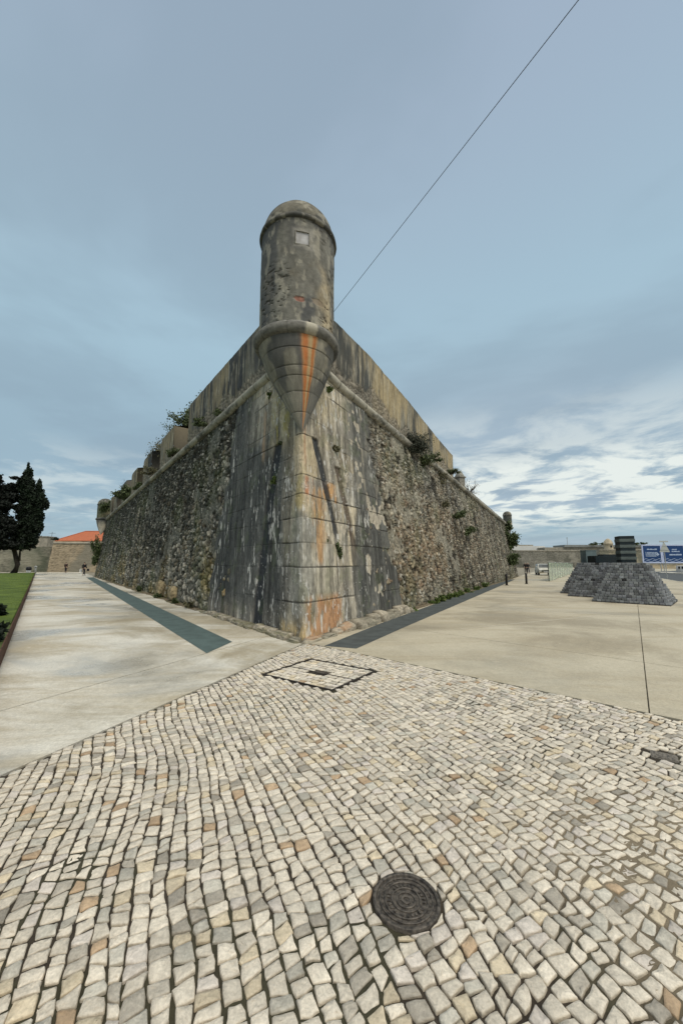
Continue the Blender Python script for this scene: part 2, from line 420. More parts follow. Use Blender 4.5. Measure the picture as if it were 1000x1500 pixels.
def build_stones(polys, ztop, zbase, name, mat, parent=None, cols=None, shrink=.0031):
    """each polygon (4 corners) becomes a worn rounded stone"""
    V = []; F4 = []; CC = []; NP = 12
    n = len(polys); cols = stone_colour(n) if cols is None else cols
    b = 0
    for pi, (poly, zt) in enumerate(zip(polys, ztop)):
        P4 = np.array(poly); cen = P4.mean(0)
        # 12 outline points: 3 per side, corners cut
        ring = []
        for i in range(4):
            a, c_ = P4[i], P4[(i+1) % 4]
            for t in (.09, .5, .91): ring.append(a+(c_-a)*t)
        ring = np.array(ring)
        # corner points pulled out to round
        for i in range(4):
            k = P4[i]; ring[i*3] = ring[i*3]*.7+(k*.88+cen*.12)*.3; ring[i*3-1] = ring[i*3-1]*.7+(k*.88+cen*.12)*.3
        d = ring-cen; L = np.linalg.norm(d, axis=1, keepdims=True)
        ring = cen+d*(1-(shrink+RNG.normal(0, .0022, (NP, 1)))/np.maximum(L, .02))
        tx, ty = RNG.normal(0, .04, 2)
        rough = RNG.normal(0, .0015, (3, NP))
        r0 = ring; r1 = cen+(ring-cen)*.985; r2 = cen+(ring-cen)*RNG.uniform(.84, .93, (NP, 1)); r3 = cen+(ring-cen)*RNG.uniform(.35, .6, (NP, 1))
        def zz_(r, base): return base+(r-cen)@np.array([tx, ty])
        V.append(np.c_[r0, np.full(NP, zbase)]); V.append(np.c_[r1, zz_(r1, zt-.006)+rough[0]]); V.append(np.c_[r2, zz_(r2, zt-.0012)+rough[1]]); V.append(np.c_[r3, zz_(r3, zt)+rough[2]*1.4])
        V.append(np.array([[cen[0], cen[1], zt]]))
        for lv in range(3):
            for k in range(NP): F4.append((b+lv*NP+k, b+lv*NP+(k+1) % NP, b+(lv+1)*NP+(k+1) % NP, b+(lv+1)*NP+k))
        for k in range(0, NP, 2): F4.append((b+3*NP+k, b+3*NP+k+1, b+3*NP+(k+2) % NP, b+4*NP))
        c_ = cols[pi]; edge = c_*.78*np.array([1, .96, .9])
        CC.append(np.repeat((edge*.6)[None], NP, 0)); CC.append(np.repeat((edge)[None], NP, 0)*RNG.uniform(.85, 1.1, (NP, 1))); CC.append(np.repeat(c_[None], NP, 0)*RNG.uniform(.86, 1.06, (NP, 1))); CC.append(np.repeat(c_[None], NP+1, 0)*RNG.uniform(.9, 1.06, (NP+1, 1)))
        b += NP*4+1
    me = mesh_fast(name, np.concatenate(V), np.array(F4), np.concatenate(CC), True)
    o = bpy.data.objects.new(name, me); COL.objects.link(o); me.materials.append(mat)
    if parent: o.parent = parent
    return o
ROW = .067
polys = []; zt = []
def row_line(i, t):
    return i*ROW+(vn(np.array(t*3.1), np.array(i*7.7), 11)-.5)*.030+(vn(np.array(t*9.), np.array(i*3.3), 12)-.5)*.016
def to_world(u, v):
    u2, v2 = cobble_warp(u, v); return cdir*u2+cper*v2
sand_c = np.array([1.45, 2.45])
for i in range(-112, 200):
    u = -3.0+random.random()*.1; prev = random.uniform(-.012, .012)
    while u < 11.0:
        ln = random.choice((.044, .050, .054, .058, .062, .068, .076))*random.uniform(.92, 1.08)
        nx = random.uniform(-.013, .013)
        ua, ub = u, u+ln
        q = [(ua-prev, row_line(i, ua)), (ub-nx, row_line(i, ub)), (ub+nx, row_line(i+1, ub)), (ua+prev, row_line(i+1, ua))]
        u = ub; prev = nx
        c_ = cdir*((ua+ub)/2)+cper*(i+.5)*ROW
        if c_[1] < -2.2 or c_[1] > 9 or abs(c_[0]) > 9: continue
        W = [to_world(*p)+np.array((random.gauss(0, .0028), random.gauss(0, .0028))) for p in q]; cen = sum(W)/4; ra = random.gauss(0, .055); sc_ = random.uniform(.94, 1.02); W = [cen+np.array(((p-cen)[0]*math.cos(ra)-(p-cen)[1]*math.sin(ra), (p-cen)[0]*math.sin(ra)+(p-cen)[1]*math.cos(ra)))*sc_ for p in W]
        if cen[1] < -1.2: continue
        if (cen-GA)@LN > -.03 or (cen-GC)@RN > -.03: continue
        if in_hatch(cen, .062): continue
        if np.linalg.norm(cen-MAN) < MR-.02: continue
        if abs((cen-VAL)@hx) < .11 and abs((cen-VAL)@hy) < .09: continue
        W = [p-LN*max(0, (p-GA)@LN+.008) for p in W]; W = [p-RN*max(0, (p-GC)@RN+.008) for p in W]
        # push away from the round cover
        W2 = []
        for p in W:
            dd = np.linalg.norm(p-MAN)
            W2.append(MAN+(p-MAN)/dd*max(dd, MR+.010))
        polys.append(W2)
        und = .012*(float(vn(np.array(cen[0]*1.3), np.array(cen[1]*1.3), 31))-.5)
        zt.append(.0225+und+random.gauss(0, .0018))
print('cobbles', len(polys))
cob = build_stones(polys, zt, -.005, 'cobblestone_paving', M_cobble); cob['kind'] = 'structure'
# joint soil bed
xs = np.arange(-5.5, 9.5, .03); ys = np.arange(-1.4, 7.8, .03)
Xg, Yg = np.meshgrid(xs, ys, indexing='ij')
keep = ((Xg-GA[0])*LN[0]+(Yg-GA[1])*LN[1] < .0) & ((Xg-GC[0])*RN[0]+(Yg-GC[1])*RN[1] < .0)
sand = ss(fbm(Xg*1.5, Yg*1.5, 3, 41)*1.1-((Xg-sand_c[0])**2*.30+(Yg-sand_c[1])**2*.45), .12, .5)
moss = ss(fbm(Xg*2.2, Yg*2.2, 4, 42), .56, .68)*(1-sand)
zb = .007+.0065*sand+.004*fbm(Xg*9, Yg*9, 3, 43)+.003*moss
cb = lerp((.036, .029, .021), (.040, .040, .021), moss*.6); cb = lerp(cb, (.17, .14, .095), sand)
cb = cb*(.7+.6*fbm(Xg*14, Yg*14, 3, 44))[..., None]
fa = grid_faces(len(xs), len(ys)); kf = keep.ravel()[fa].all(1)
link('joint_soil', mesh_fast('joint_soil', np.stack([Xg, Yg, zb], -1), fa[kf], cb), M_soil)['kind'] = 'structure'

# ------------------------------------------------------------------ round cast-iron cover
mc = empty('manhole_cover', (MAN[0], MAN[1], 0), 'small round dark cast iron cover with raised rings, set in the cobbles', 'manhole cover')
prof = [(MR, -.01), (MR, .026), (MR-.004, .029), (MR-.018, .029), (MR-.020, .022)]
mb = MB(); n_ = 64
def ringmesh(mb, r0, r1, z0, z1, n=64, ch=.0015):
    pr = [(r0, z0), (r0, z1-ch), (r0+ch, z1), (r1-ch, z1), (r1, z1-ch), (r1, z0)]
    vs = []; fs = []
    for r_, z in pr:
        for k in range(n): th = 2*math.pi*k/n; vs.append((r_*math.cos(th), r_*math.sin(th), z))
    for i in range(len(pr)-1):
        for k in range(n): fs.append((i*n+k, i*n+(k+1) % n, (i+1)*n+(k+1) % n, (i+1)*n+k))
    mb.add(vs, fs)
ringmesh(mb, MR-.016, MR, -.01, .030)
mb.build('rim', M_iron, mc, True)
mb = MB(); mb.lathe([(MR-.018, -.008), (MR-.018, .0215), (MR-.019, .022), (.001, .022)], 64)
for r0, r1 in ((.014, .024), (.038, .048), (.062, .069), (.096, .104), (.120, .127)): ringmesh(mb, r0, r1, .0215, .0285, ch=.002)
for k in range(26):                       # worn raised lugs between the rings
    th = 2*math.pi*k/26+.05; rr_ = .0825
    if k % 7 == 3: continue
    mb.box(-.0045, .0045, -.008, .008, .0215, .0275, .001, rz=th+math.pi/2+(k % 3-1)*.3, c=(rr_*math.cos(th), rr_*math.sin(th), 0))
for k in range(40):
    th = 2*math.pi*k/40
    if k % 5 == 0: continue
    mb.box(-.003, .003, -.003, .003, .0215, .0250, .0008, rz=th, c=(.1125*math.cos(th), .1125*math.sin(th), 0))
mb.box(-.030, -.022, -.004, .004, .0215, .0262, .001); mb.build('lid', M_iron, mc, False)
# ------------------------------------------------------------------ square access cover filled with setts
ac = empty('access_cover', (hc[0], hc[1], 0), 'square steel framed access cover filled with pale cobbles, before the bastion corner', 'access cover')
ac.rotation_euler = (0, 0, math.atan2(hx[1], hx[0]))
mb = MB(); t_ = .012
mb.box(-HX-.012, HX+.03, -HY-.024, -HY-.010, -.01, .029, .002); mb.box(-HX-.012, HX+.03, HY+.008, HY+.015, -.01, .028, .002)
mb.box(-HX-.012, -HX-.005, -HY-.010, HY+.008, -.01, .028, .002); mb.box(HX+.005, HX+.030, -HY-.010, HY+.008, -.01, .030, .002)
mb.build('frame', M_steel_dark, ac)
mb = MB(); mb.box(-HX-.003, HX+.003, -.019, -.010, -.01, .027, .002); mb.box(-.085, .095, -.040, .014, -.01, .029, .004)
mb.build('centre_bar', M_iron, ac)
hp = []; 
for row in range(10):
    y0 = -HY+row*.104; 
    if y0+.1 > HY: break
    x = -HX+random.random()*.03
    while x < HX-.03:
        ln = random.uniform(.085, .125); x1 = min(x+ln, HX)
        if not (y0 < .035 and y0+.1 > -.055 and x1 > -.12 and x < .13):
            j = lambda: random.uniform(-.006, .006)
            ym = y0; yt = y0+.1
            hp.append([np.array((x+j(), ym+j())), np.array((x1+j(), ym+j())), np.array((x1+j(), yt+j())), np.array((x+j(), yt+j()))])
        x = x1
build_stones(hp, [.021+random.gauss(0, .001) for _ in hp], -.004, 'cobble_filling', M_cobble, ac, stone_colour(len(hp))*1.06, .004)
M_valve = plain('worn_iron', (.11, .10, .085), .4, 40, .8, bs=.5, c2=(.19, .17, .14))
# small valve cover at the right
vc = empty('valve_cover', (VAL[0], VAL[1], 0), 'small dark rectangular iron cover in the cobbles near the right edge', 'utility cover'); vc.rotation_euler = (0, 0, math.atan2(hx[1], hx[0]))
MB().box(-.09, .09, -.07, .07, -.01, .022, .003).build('rim', M_valve, vc)
mb = MB(); mb.box(-.08, .08, -.06, .06, .0225, .026, .001)
for a_ in range(-2, 3): mb.box(a_*.028-.007, a_*.028+.007, -.052, .052, .026, .029, .001)
mb.build('lid', M_valve, vc)
# ------------------------------------------------------------------ steel edging
ed = MB(); L_ = 72
def kpt(s, off): return K0+kd*s+kn*off
for s0 in np.arange(-9, 61, 3.0):
    a, b_, c_, d_ = kpt(s0, 0), kpt(s0+2.994, 0), kpt(s0+2.994, .012), kpt(s0, .012)
    ed.add([(*a, .0), (*b_, 0), (*c_, 0), (*d_, 0), (*a, LAWN_Z+.03), (*b_, LAWN_Z+.03), (*c_, LAWN_Z+.03), (*d_, LAWN_Z+.03)], [(0, 1, 5, 4), (1, 2, 6, 5), (2, 3, 7, 6), (3, 0, 4, 7), (4, 5, 6, 7)])
tag(ed.build('steel_edging', M_corten), 'long rusty brown steel edging holding the raised lawn', 'edging')

# ================================================================== FORTRESS
fort = empty('fortress_bastion', tuple(C0), 'huge pointed stone bastion with rubble walls and a sentry turret on its tip', 'fortress')
def put(name, me, mat, parent=fort):
    o = bpy.data.objects.new(name, me); COL.objects.link(o); me.materials.append(mat); o.parent = parent
    if parent is fort: o.location = (-C0[0], -C0[1], 0)
    return o
FOFF = Vector((-C0[0], -C0[1], 0))
def wallpt(sd, s, z):
    d = dL if sd == 'L' else dR
    return C0+VV*np.asarray(z)[..., None]+d*np.asarray(s)[..., None]
# ---- rubble faces
def rubble(sd):
    n, d = (nL, dL) if sd == 'L' else (nR, dR)
    s0 = 3.7 if sd == 'L' else 3.3
    s1 = 48.5 if sd == 'L' else 45.0
    ss_ = [s0]
    while ss_[-1] < s1: ss_.append(ss_[-1]+max(.026, .0026*(8+ss_[-1])*(1+ss_[-1]*.03)))
    s = np.array(ss_); s[-1] = s1; z = np.linspace(-.05, 1, 235)
    S, T = np.meshgrid(s, z, indexing='ij'); H_ = HL(S) if sd == 'L' else HR(S); Zz = T*H_
    wu = (vn(S*1.3, Zz*1.3, 5)-.5)*.5+(fbm(S*7, Zz*7, 3, 55)-.5)*.28; wv = (vn(S*1.3, Zz*1.3, 6)-.5)*.5+(fbm(S*7, Zz*7, 3, 56)-.5)*.28
    if sd == 'L': cu, cv = .27, .20
    else: cu, cv = .20, .135
    f1, f2, ci, cj = worley((S+wu*.4)/cu, (Zz+wv*.4)/cv, 10, .9)
    g1, g2, gi, gj = worley((S+wu*.4)/cu*2.3, (Zz+wv*.4)/cv*2.3, 70, .9)
    rid = _h(ci, cj, 77); r2 = _h(ci, cj, 78); r3 = _h(ci, cj, 79)
    small = ss(vn(S*.9, Zz*.9, 51), .45, .6)*(rid < .55)
    body = ss(f2-f1+.14*(fbm(S*16, Zz*16, 3, 15)-.5), .03, .17); bodys = ss(g2-g1+.10*(fbm(S*22, Zz*22, 2, 16)-.5), .03, .24)
    h = body*(.05+.06*r2)*(1-small)+small*(bodys*.05)
    h = h+.020*(fbm(S*9, Zz*9, 3, 12)-.5)+.05*(fbm(S*.5, Zz*.5, 3, 13)-.5)
    rg = np.where(small > .5, _h(gi, gj, 80), rid)
    if sd == 'L':
        pal = np.array([[.16, .15, .12], [.25, .23, .175], [.10, .10, .077], [.36, .33, .265], [.19, .16, .11], [.07, .07, .055]])
    else:
        pal = np.array([[.18, .163, .12], [.14, .118, .082], [.23, .21, .155], [.13, .127, .102], [.31, .28, .21], [.19, .150, .105]])
    c = pal[np.minimum((rg*len(pal)).astype(int), len(pal)-1)]*(.75+.5*r3)[..., None]
    joint = 1-np.where(small > .5, bodys, body)
    jc = np.array((.040, .036, .026)) if sd == 'L' else np.array((.075, .062, .045))
    c = lerp(c, jc, joint*.85)
    vert = fbm(S*1.6, Zz*.22, 4, 21); blot = fbm(S*.35, Zz*.35, 4, 22); f_ = fbm(S*2.4, Zz*1.8, 4, 23)
    if sd == 'L':
        dk = ss(vert*.6+blot*.5+.11*(Zz-2.8)/2-.04*np.maximum(0, (S-18)/12), .38, .54)*ss(Zz, .7, 2.2)
        c = lerp(c, c*.22+np.array((.004, .006, .004)), dk*.92)
        gr = ss(fbm(S*.5, Zz*.5, 4, 24)+.10*ss(S, 14, 28), .52, .66)
        c = lerp(c, c*.55+np.array((.035, .045, .012)), gr*.6)
        och = ss(fbm(S*.6, Zz*.7, 3, 25), .5, .68)*ss(Zz, 3.6, .8)
        c = lerp(c, c*np.array((1.25, 1.05, .7))+np.array((.03, .02, .0)), och*.7)
    else:
        dk = ss(f_*.55+blot*.35+vert*.25, .54, .68)
        c = lerp(c, c*.35, dk*.85)
        rd = ss(fbm(S*.45, Zz*.5, 3, 26)-.05*np.abs(Zz-2.8), .40, .58)*ss(S, 30, 8)
        c = lerp(c, c*np.array((1.08, .93, .80)), rd*.6)
        gr = ss(fbm(S*.5, Zz*.5, 4, 24)+.14*ss(Zz, 4.4, 6.5), .56, .70)
        c = lerp(c, c*.6+np.array((.03, .040, .014)), gr*.65)
        gy = ss(vert, .52, .68)*ss(Zz, 3.5, 6); c = lerp(c, np.array((.20, .20, .18))*(.8+.4*r3)[..., None], gy*.5)
    sp = ss(fbm(S*7, Zz*6, 3, 27), .66, .74); c = lerp(c, (.50, .48, .41), sp*.7*body)
    c = c*(.55+.9*fbm(S*10, Zz*10, 4, 28, .65))[..., None]
    hole = ss(fbm(S*2.2, Zz*1.5, 5, 29, .6), .60, .66); h = h-.06*hole; c = lerp(c, (.022, .02, .015), hole*.85)
    mort = ss(fbm(S*.7+50, Zz*.7, 5, 30, .6), .60, .66)*(1-hole); h = lerp(h[..., None], (.045+.012*fbm(S*5, Zz*5, 3, 31))[..., None], mort*.6)[..., 0]; c = lerp(c, np.array((.25, .235, .185) if sd == 'R' else (.13, .13, .105))*(.5+fbm(S*6, Zz*3, 4, 32))[..., None], mort*.6)
    strk = ss(fbm(S*3.2, Zz*.35, 5, 33, .6), .52, .66); c = lerp(c, c*.45, strk*.6)
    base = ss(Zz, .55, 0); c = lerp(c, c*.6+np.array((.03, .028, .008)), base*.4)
    Pp = wallpt(sd, S, Zz)+n*(h-.075)[..., None]
    fa = grid_faces(*S.shape)
    if sd == 'R': fa = fa[:, ::-1]
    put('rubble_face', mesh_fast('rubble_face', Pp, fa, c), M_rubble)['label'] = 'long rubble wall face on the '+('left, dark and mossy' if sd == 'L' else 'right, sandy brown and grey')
rubble('L'); rubble('R')
# ---- dressed corner
def quoin():
    uL, uR = 6.7, 5.9
    u = np.concatenate([np.linspace(-uL, -.25, 400, endpoint=False), np.linspace(-.25, .25, 45, endpoint=False), np.linspace(.25, uR, 370)])
    zt_ = np.linspace(-.04, 7.5, 470)
    # the slab narrows upward on both sides, with toothed edges that follow the courses
    Ht = np.array([-.1, .76, 1.52, 2.08, 2.66, 3.24, 3.76, 4.32, 4.90, 5.45, 6.0, 6.55, 7.1, 7.7])
    Tn, Zz = np.meshgrid(np.linspace(0, 1, len(u)), zt_, indexing='ij'); U0 = np.repeat(u[:, None], len(zt_), 1)
    course = np.searchsorted(Ht, Zz)-1
    cidx = course.astype(float)
    eLft = np.interp(Zz, [0, 4.6, 6.8, 7.6], [6.33, 5.05, 4.78, 4.7])+(_h(cidx, cidx*0+3, 5)-.5)*.35+(fbm(Zz*3, Zz*0, 4, 8)-.5)*.35
    eRgt = np.interp(Zz, [0, 2.2, 6.5, 7.6], [5.55, 5.06, 4.15, 4.0])+(_h(cidx, cidx*0+9, 5)-.5)*.45+(fbm(Zz*3, Zz*0+5, 4, 8)-.5)*.45
    U = np.where(U0 < 0, U0/uL*eLft, U0/uR*eRgt)
    S = np.abs(U); sideL = U < 0
    # joints
    Hw = Ht; wob = .015*(vn(U*1.7, Zz*2, 61)-.5)*2
    dz = np.min(np.abs((Zz+wob)[..., None]-Hw[None, None, :]), -1)
    kf_ = vn(U*1.1+40, cidx*3.3, 62)                     # how open the bed joint is here
    bw = .006+.010*(kf_ > .62)
    bed = 1-ss(dz, bw*.5, bw*1.5); bed = bed*(.12+.88*ss(kf_, .42, .62))*np.where(sideL & (S > .9) & (Zz < 4.6), .45, 1.0)*np.where((cidx > 100), 1, 1)
    # vertical joints: random blocks per course
    blk = np.floor((U+3*_h(cidx, cidx*0+1, 2))/ (0.62+.35*_h(cidx, cidx*0+2, 2))); 
    fr = (U+3*_h(cidx, cidx*0+1, 2))/(0.62+.35*_h(cidx, cidx*0+2, 2))-blk
    dv = np.minimum(fr, 1-fr)*.8
    vj = (1-ss(dv+.006*(vn(U*4, Zz*9, 63)-.5), .004, .016))*(np.abs(U) > .30)*(.25+.75*(_h(blk, cidx, 9) > .45))
    fade_joint = np.where(sideL, .18, .8)*np.where(Zz > 4.9, 1, .8)
    jo = np.clip(np.maximum(bed, vj*fade_joint), 0, 1)
    bid = _h(blk, cidx, 33); bid2 = _h(blk, cidx, 34); bid3 = _h(blk, cidx, 35)
    # grooves that run down the faces
    def groove(cu, cz, w0, w1, zlo, ztop):
        cc = np.interp(Zz, cz, cu); ww = np.interp(Zz, cz, w1 if hasattr(w1, '__len__') else [w0, w1])
        d = np.abs(U-cc-.02*(vn(Zz*2.5, Zz*0+cu[0], 64)-.5)); return (1-ss(d, ww*.86, ww))*ss(Zz, zlo-.5, zlo+.3)*(1-ss(Zz, ztop-.01, ztop+.04))
    gl = groove([-2.20, -1.88, -1.2], [.1, 2.24, 5.1], 0, [.28, .22, .24], -1, 4.90)
    g1 = groove([1.50, .56], [2.3, 4.9], 0, [.13, .17], 2.2, 4.90)
    g2 = groove([2.45, 1.72], [2.0, 4.3], 0, [.14, .17], 2.1, 4.32)
    gr = np.maximum(np.maximum(gl, g1), g2)
    h = -.016*jo-.05*gr+.016*(bid-.5)+.014*(fbm(U*5, Zz*5, 4, 65)-.5)+.030*(fbm(U*1.1, Zz*1.1, 3, 66)-.5)
    pit = ss(fbm(U*14, Zz*9, 3, 67), .64, .74)*ss(fbm(U*1.3, Zz, 3, 68), .45, .6); h = h-.012*pit
    cornr = 1-ss(S, 0, .12); h = h-.035*cornr+.015*(fbm(U*0+3, Zz*6, 4, 69)-.5)*cornr*2
    edge = 1-ss(np.where(sideL, eLft-S, eRgt-S), 0, .06); h = h-.07*edge
    # ---- colour of the stone and what time has put on it
    pale = lerp((.30, .275, .21), (.42, .355, .245), bid2); pale = lerp(pale, (.36, .345, .31), bid3*.6)
    c = pale*(.85+.3*bid)[..., None]
    st1 = fbm(U*3.2, Zz*.35, 5, 81); st2 = fbm(U*9, Zz*.8, 4, 82); bl = fbm(U*.8, Zz*.6, 4, 83); fine = fbm(U*22, Zz*9, 3, 84)
    cold = lerp((.030, .034, .034), (.125, .125, .112), fbm(U*2.5, Zz*.9, 4, 85))
    # left face: nearly all under the dark crust, except under the turret and at the arris
    wL = 1.12*np.clip(ss(S, .25, 1.2)*.75+.25, 0, 1)*(1-.75*ss(Zz, 4.9, 5.9)*ss(4.0-S, 0, 1.5))*(1-.35*ss(Zz, .9, .1))
    dL_ = ss(st1*.6+bl*.4+.26*wL, .44, .60)*wL
    # right face: patches, strongest in the outer lower half and between the grooves
    wR = .18+.62*ss(S, 1.6, 3.4)+.25*ss(Zz, 4.5, 2.0)*ss(S, 1.5, 2.5)
    wR = wR*(1-.45*ss(Zz, 5.2, 6.2)*ss(3.0-S, 0, 1.5))
    dR_ = ss(st1*.5+bl*.45+bid3*.10+.20*wR, .47, .62)*np.clip(wR*1.25, 0, 1)
    dk = np.where(sideL, dL_, dR_); dk = np.where(S < .25, dk*.6+.18*ss(st2, .4, .6), dk)
    c = lerp(c, cold, np.clip(dk*.93, 0, 1))
    c = lerp(c, (.46, .385, .25), ss(Zz, 4.3, 5.2)*ss(2.6-S, 0, 1.6)*ss(fbm(U*1.4, Zz*1.1, 4, 96), .32, .55)*.6)
    c = c*(.45+1.1*fbm(U*5, Zz*.7, 5, 95, .62))[..., None]
    c = lerp(c, c*.38, ss(st2*.6+st1*.4, .50, .60)*.7)
    mid_ = ss(np.exp(-((U+.05)/.55)**2)*ss(Zz, 3.2, 2.4)*ss(Zz, .25, .7), .3, .8)
    c = lerp(c, np.array((.215, .21, .18))*(.45+1.1*fbm(U*6, Zz*3, 5, 86, .65))[..., None], mid_*.75)
    # iron-coloured runs below the turret and at the foot
    def blob(u0, u1, z0, z1, f=.06): return ss(U, u0-f, u0+f)*(1-ss(U, u1-f, u1+f))*ss(Zz, z0-f, z0+f)*(1-ss(Zz, z1-f, z1+f))
    nb = fbm(U*6, Zz*2.2, 4, 87)
    c = lerp(c, (.42, .165, .07), blob(.08, .42, 3.24, 3.74, .03)*ss(nb, .25, .6)*.85)
    c = lerp(c, (.46, .25, .09), blob(.85, 1.55, 3.20, 3.76, .03)*ss(nb, .3, .62)*.8)
    c = lerp(c, (.42, .24, .10), blob(.42, .8, 1.6, 3.5, .1)*ss(fbm(U*7, Zz*.9, 4, 88), .40, .60)*.75)
    c = lerp(c, (.40, .26, .14), blob(.2, 1.0, 2.0, 3.3, .15)*ss(nb, .42, .6)*.6)
    c = lerp(c, (.36, .19, .09), blob(.10, 1.55, -.1, .85, .12)*ss(nb+.1, .36, .60)*.85)
    c = lerp(c, (.44, .33, .17), blob(-.9, .22, -.2, .32, .12)*ss(nb+.15, .35, .6)*.8)
    c = lerp(c, (.44, .36, .23), blob(-.30, .62, 3.72, 4.9, .06)*(.5+.4*nb))
    c = lerp(c, (.38, .29, .10), blob(-.40, .02, 2.9, 3.75, .12)*ss(nb, .35, .6)*.6)
    c = lerp(c, (.30, .25, .07), blob(-1.6, -.5, 4.9, 6.6, .25)*ss(nb, .45, .62)*.7)
    c = lerp(c, (.40, .28, .18), blob(-2.6, -2.0, 4.6, 6.3, .2)*ss(st2, .50, .65)*.6)
    c = lerp(c, (.30, .15, .075), np.exp(-((U-.10)/.035)**2)*ss(Zz, 3.2, 4.6)*.6)
    # blown faces: fresh pale stone with sharp edges on the right
    fl = fbm(U*1.5+9, Zz*1.2, 5, 89); flm = ss(fl, .600, .622)*(U > .9)*ss(st1, .3, .4)
    c = lerp(c, np.array((.45, .40, .31))*(.8+.35*fine)[..., None], flm*.75); h = h-.010*flm
    c = lerp(c, (.075, .055, .040), g2*.85); c = lerp(c, (.026, .030, .034), np.maximum(gl, g1)*.94)
    gnear = np.exp(-((U-np.interp(Zz, [.1, 2.24, 5.1], [-2.2, -1.88, -1.2])-.38)/.14)**2)*(Zz < 4.9)*(U < 0)
    c = lerp(c, c*.5, gnear*.5*ss(st2, .4, .6))
    # white lichen and lime runs
    lk = ss(fbm(U*12, Zz*3.5, 4, 90), .64, .70)*ss(fbm(U*1.2, Zz*.8, 3, 91), .40, .58); c = lerp(c, (.50, .49, .45), lk*.75)
    sp = ss(vn(U*30, Zz*24, 92), .88, .93)*ss(fbm(U*1.5, Zz*1.2, 3, 93), .42, .6); c = lerp(c, (.55, .54, .50), sp*.7*(S < 3))
    gn = ss(fbm(U*3, Zz*2.5, 4, 94), .60, .70); c = lerp(c, c*.6+np.array((.03, .045, .01)), gn*.4)
    c = c*(.60+.80*fine)[..., None]; c = lerp(c, (.032, .028, .022), jo*.78)
    n = lerp(nL, nR, ss(U, -.12, .12)); n = n/np.linalg.norm(n, axis=-1, keepdims=True)
    d = np.where(sideL[..., None], dL, dR)
    Pp = C0+VV*Zz[..., None]+d*S[..., None]+n*(h+.03)[..., None]
    put('dressed_corner', mesh_fast('dressed_corner', Pp, grid_faces(*U.shape)[:, ::-1], c), M_ashlar)
quoin()
# ---- footing course of rough blocks along the dressed corner
def footing():
    u = np.concatenate([np.linspace(-7.0, 0, 380, endpoint=False), np.linspace(0, 6.2, 340)])
    t = np.linspace(0, 1, 26); U, T = np.meshgrid(u, t, indexing='ij')
    S = np.abs(U); hgt = np.where(U < 0, .13, .10+.15*ss(U, .8, 2.5))*(1-.8*ss(S, 5.4, 6.6)); wd = np.where(U < 0, .24, .20+.12*ss(U, .5, 2))*(1-.3*ss(S, 5.5, 6.5))
    n_b = U/np.where(U < 0, .34, .46); cb_ = np.floor(n_b+.35*(vn(n_b, n_b*0, 7)-.5)); f_ = n_b+.35*(vn(n_b, n_b*0, 7)-.5)-cb_
    jn_ = 1-ss(np.minimum(f_, 1-f_), .02, .13); rnd = _h(cb_, cb_*0, 3)
    hgt = hgt*(.72+.5*rnd)*(1-.6*jn_); wd = wd*(.8+.4*_h(cb_, cb_*0, 4))*(1-.4*jn_)
    ang = T*math.pi/2
    out = wd*np.cos(ang)**.6; up = hgt*np.sin(ang)**.6
    rough = (fbm(U*7, T*5, 4, 31)-.5)*.10*np.sin(T*math.pi)**.5
    n = lerp(nL, nR, ss(U, -.25, .25)); n = n/np.linalg.norm(n, axis=-1, keepdims=True)
    d = np.where((U < 0)[..., None], dL, dR)
    P_ = C0+d*S[..., None]+n*(out+.02+rough*.7)[..., None]+np.array([0, 0, 1])*(up+rough*.5-.0)[..., None]
    P_[:, 0, 2] = -.02
    c = lerp((.20, .185, .14), (.34, .30, .23), rnd)*(.25+1.4*fbm(U*6, T*4, 5, 32, .65))[..., None]
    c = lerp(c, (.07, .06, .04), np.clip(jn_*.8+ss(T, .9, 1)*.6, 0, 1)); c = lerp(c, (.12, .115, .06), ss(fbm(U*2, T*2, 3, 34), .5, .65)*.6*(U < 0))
    c = lerp(c, (.34, .20, .11), ss(fbm(U*3, T, 3, 33), .45, .6)*(U > 0)*(U < 1.8)*.6)
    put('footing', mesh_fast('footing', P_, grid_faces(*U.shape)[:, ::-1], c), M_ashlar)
footing()
# ---- cordon: the half-round string course at the top of the slope
def cordon(sd, s0, s1):
    n, d = (nL, dL) if sd == 'L' else (nR, dR)
    s = np.concatenate([np.arange(s0, 14, .05), np.arange(14, s1, .16)]); th = np.linspace(-.5*math.pi, 1.5*math.pi, 21)
    S, T = np.meshgrid(s, th, indexing='ij'); zc = (HL(S) if sd == 'L' else HR(S))
    k = np.floor(S/.95); f_ = S/.95-k; jt = (1-ss(np.minimum(f_, 1-f_)*.95, .006, .03))*(_h(k, k*0, 6) > .2)
    r_ = .165*(1+.05*(_h(k, k*0, 4)-.5)+.16*(fbm(S*2.5, T*.8, 4, 35)-.5)-.09*jt)
    P_ = C0+VV*zc[..., None]+d*S[..., None]+n*(r_*np.cos(T)+.03)[..., None]+np.array([0, 0, 1])*(r_*np.sin(T))[..., None]
    c = lerp((.24, .23, .19), (.33, .31, .25), _h(k, k*0, 5))*(.5+1.0*fbm(S*2, T*1.4, 4, 36))[..., None]
    c = lerp(c, (.07, .07, .06), ss(fbm(S*1.1, T*.6, 4, 37), .50, .66)*.75); c = lerp(c, (.05, .05, .035), jt*.8)
    c = lerp(c, (.44, .42, .37), ss(fbm(S*6, T*3, 3, 38), .64, .72)*.6)
    fa = grid_faces(*S.shape); put('cordon', mesh_fast('cordon', P_, fa if sd == 'R' else fa[:, ::-1], c), M_ashlar)
cordon('L', .2, 48.5); cordon('R', .2, 45)
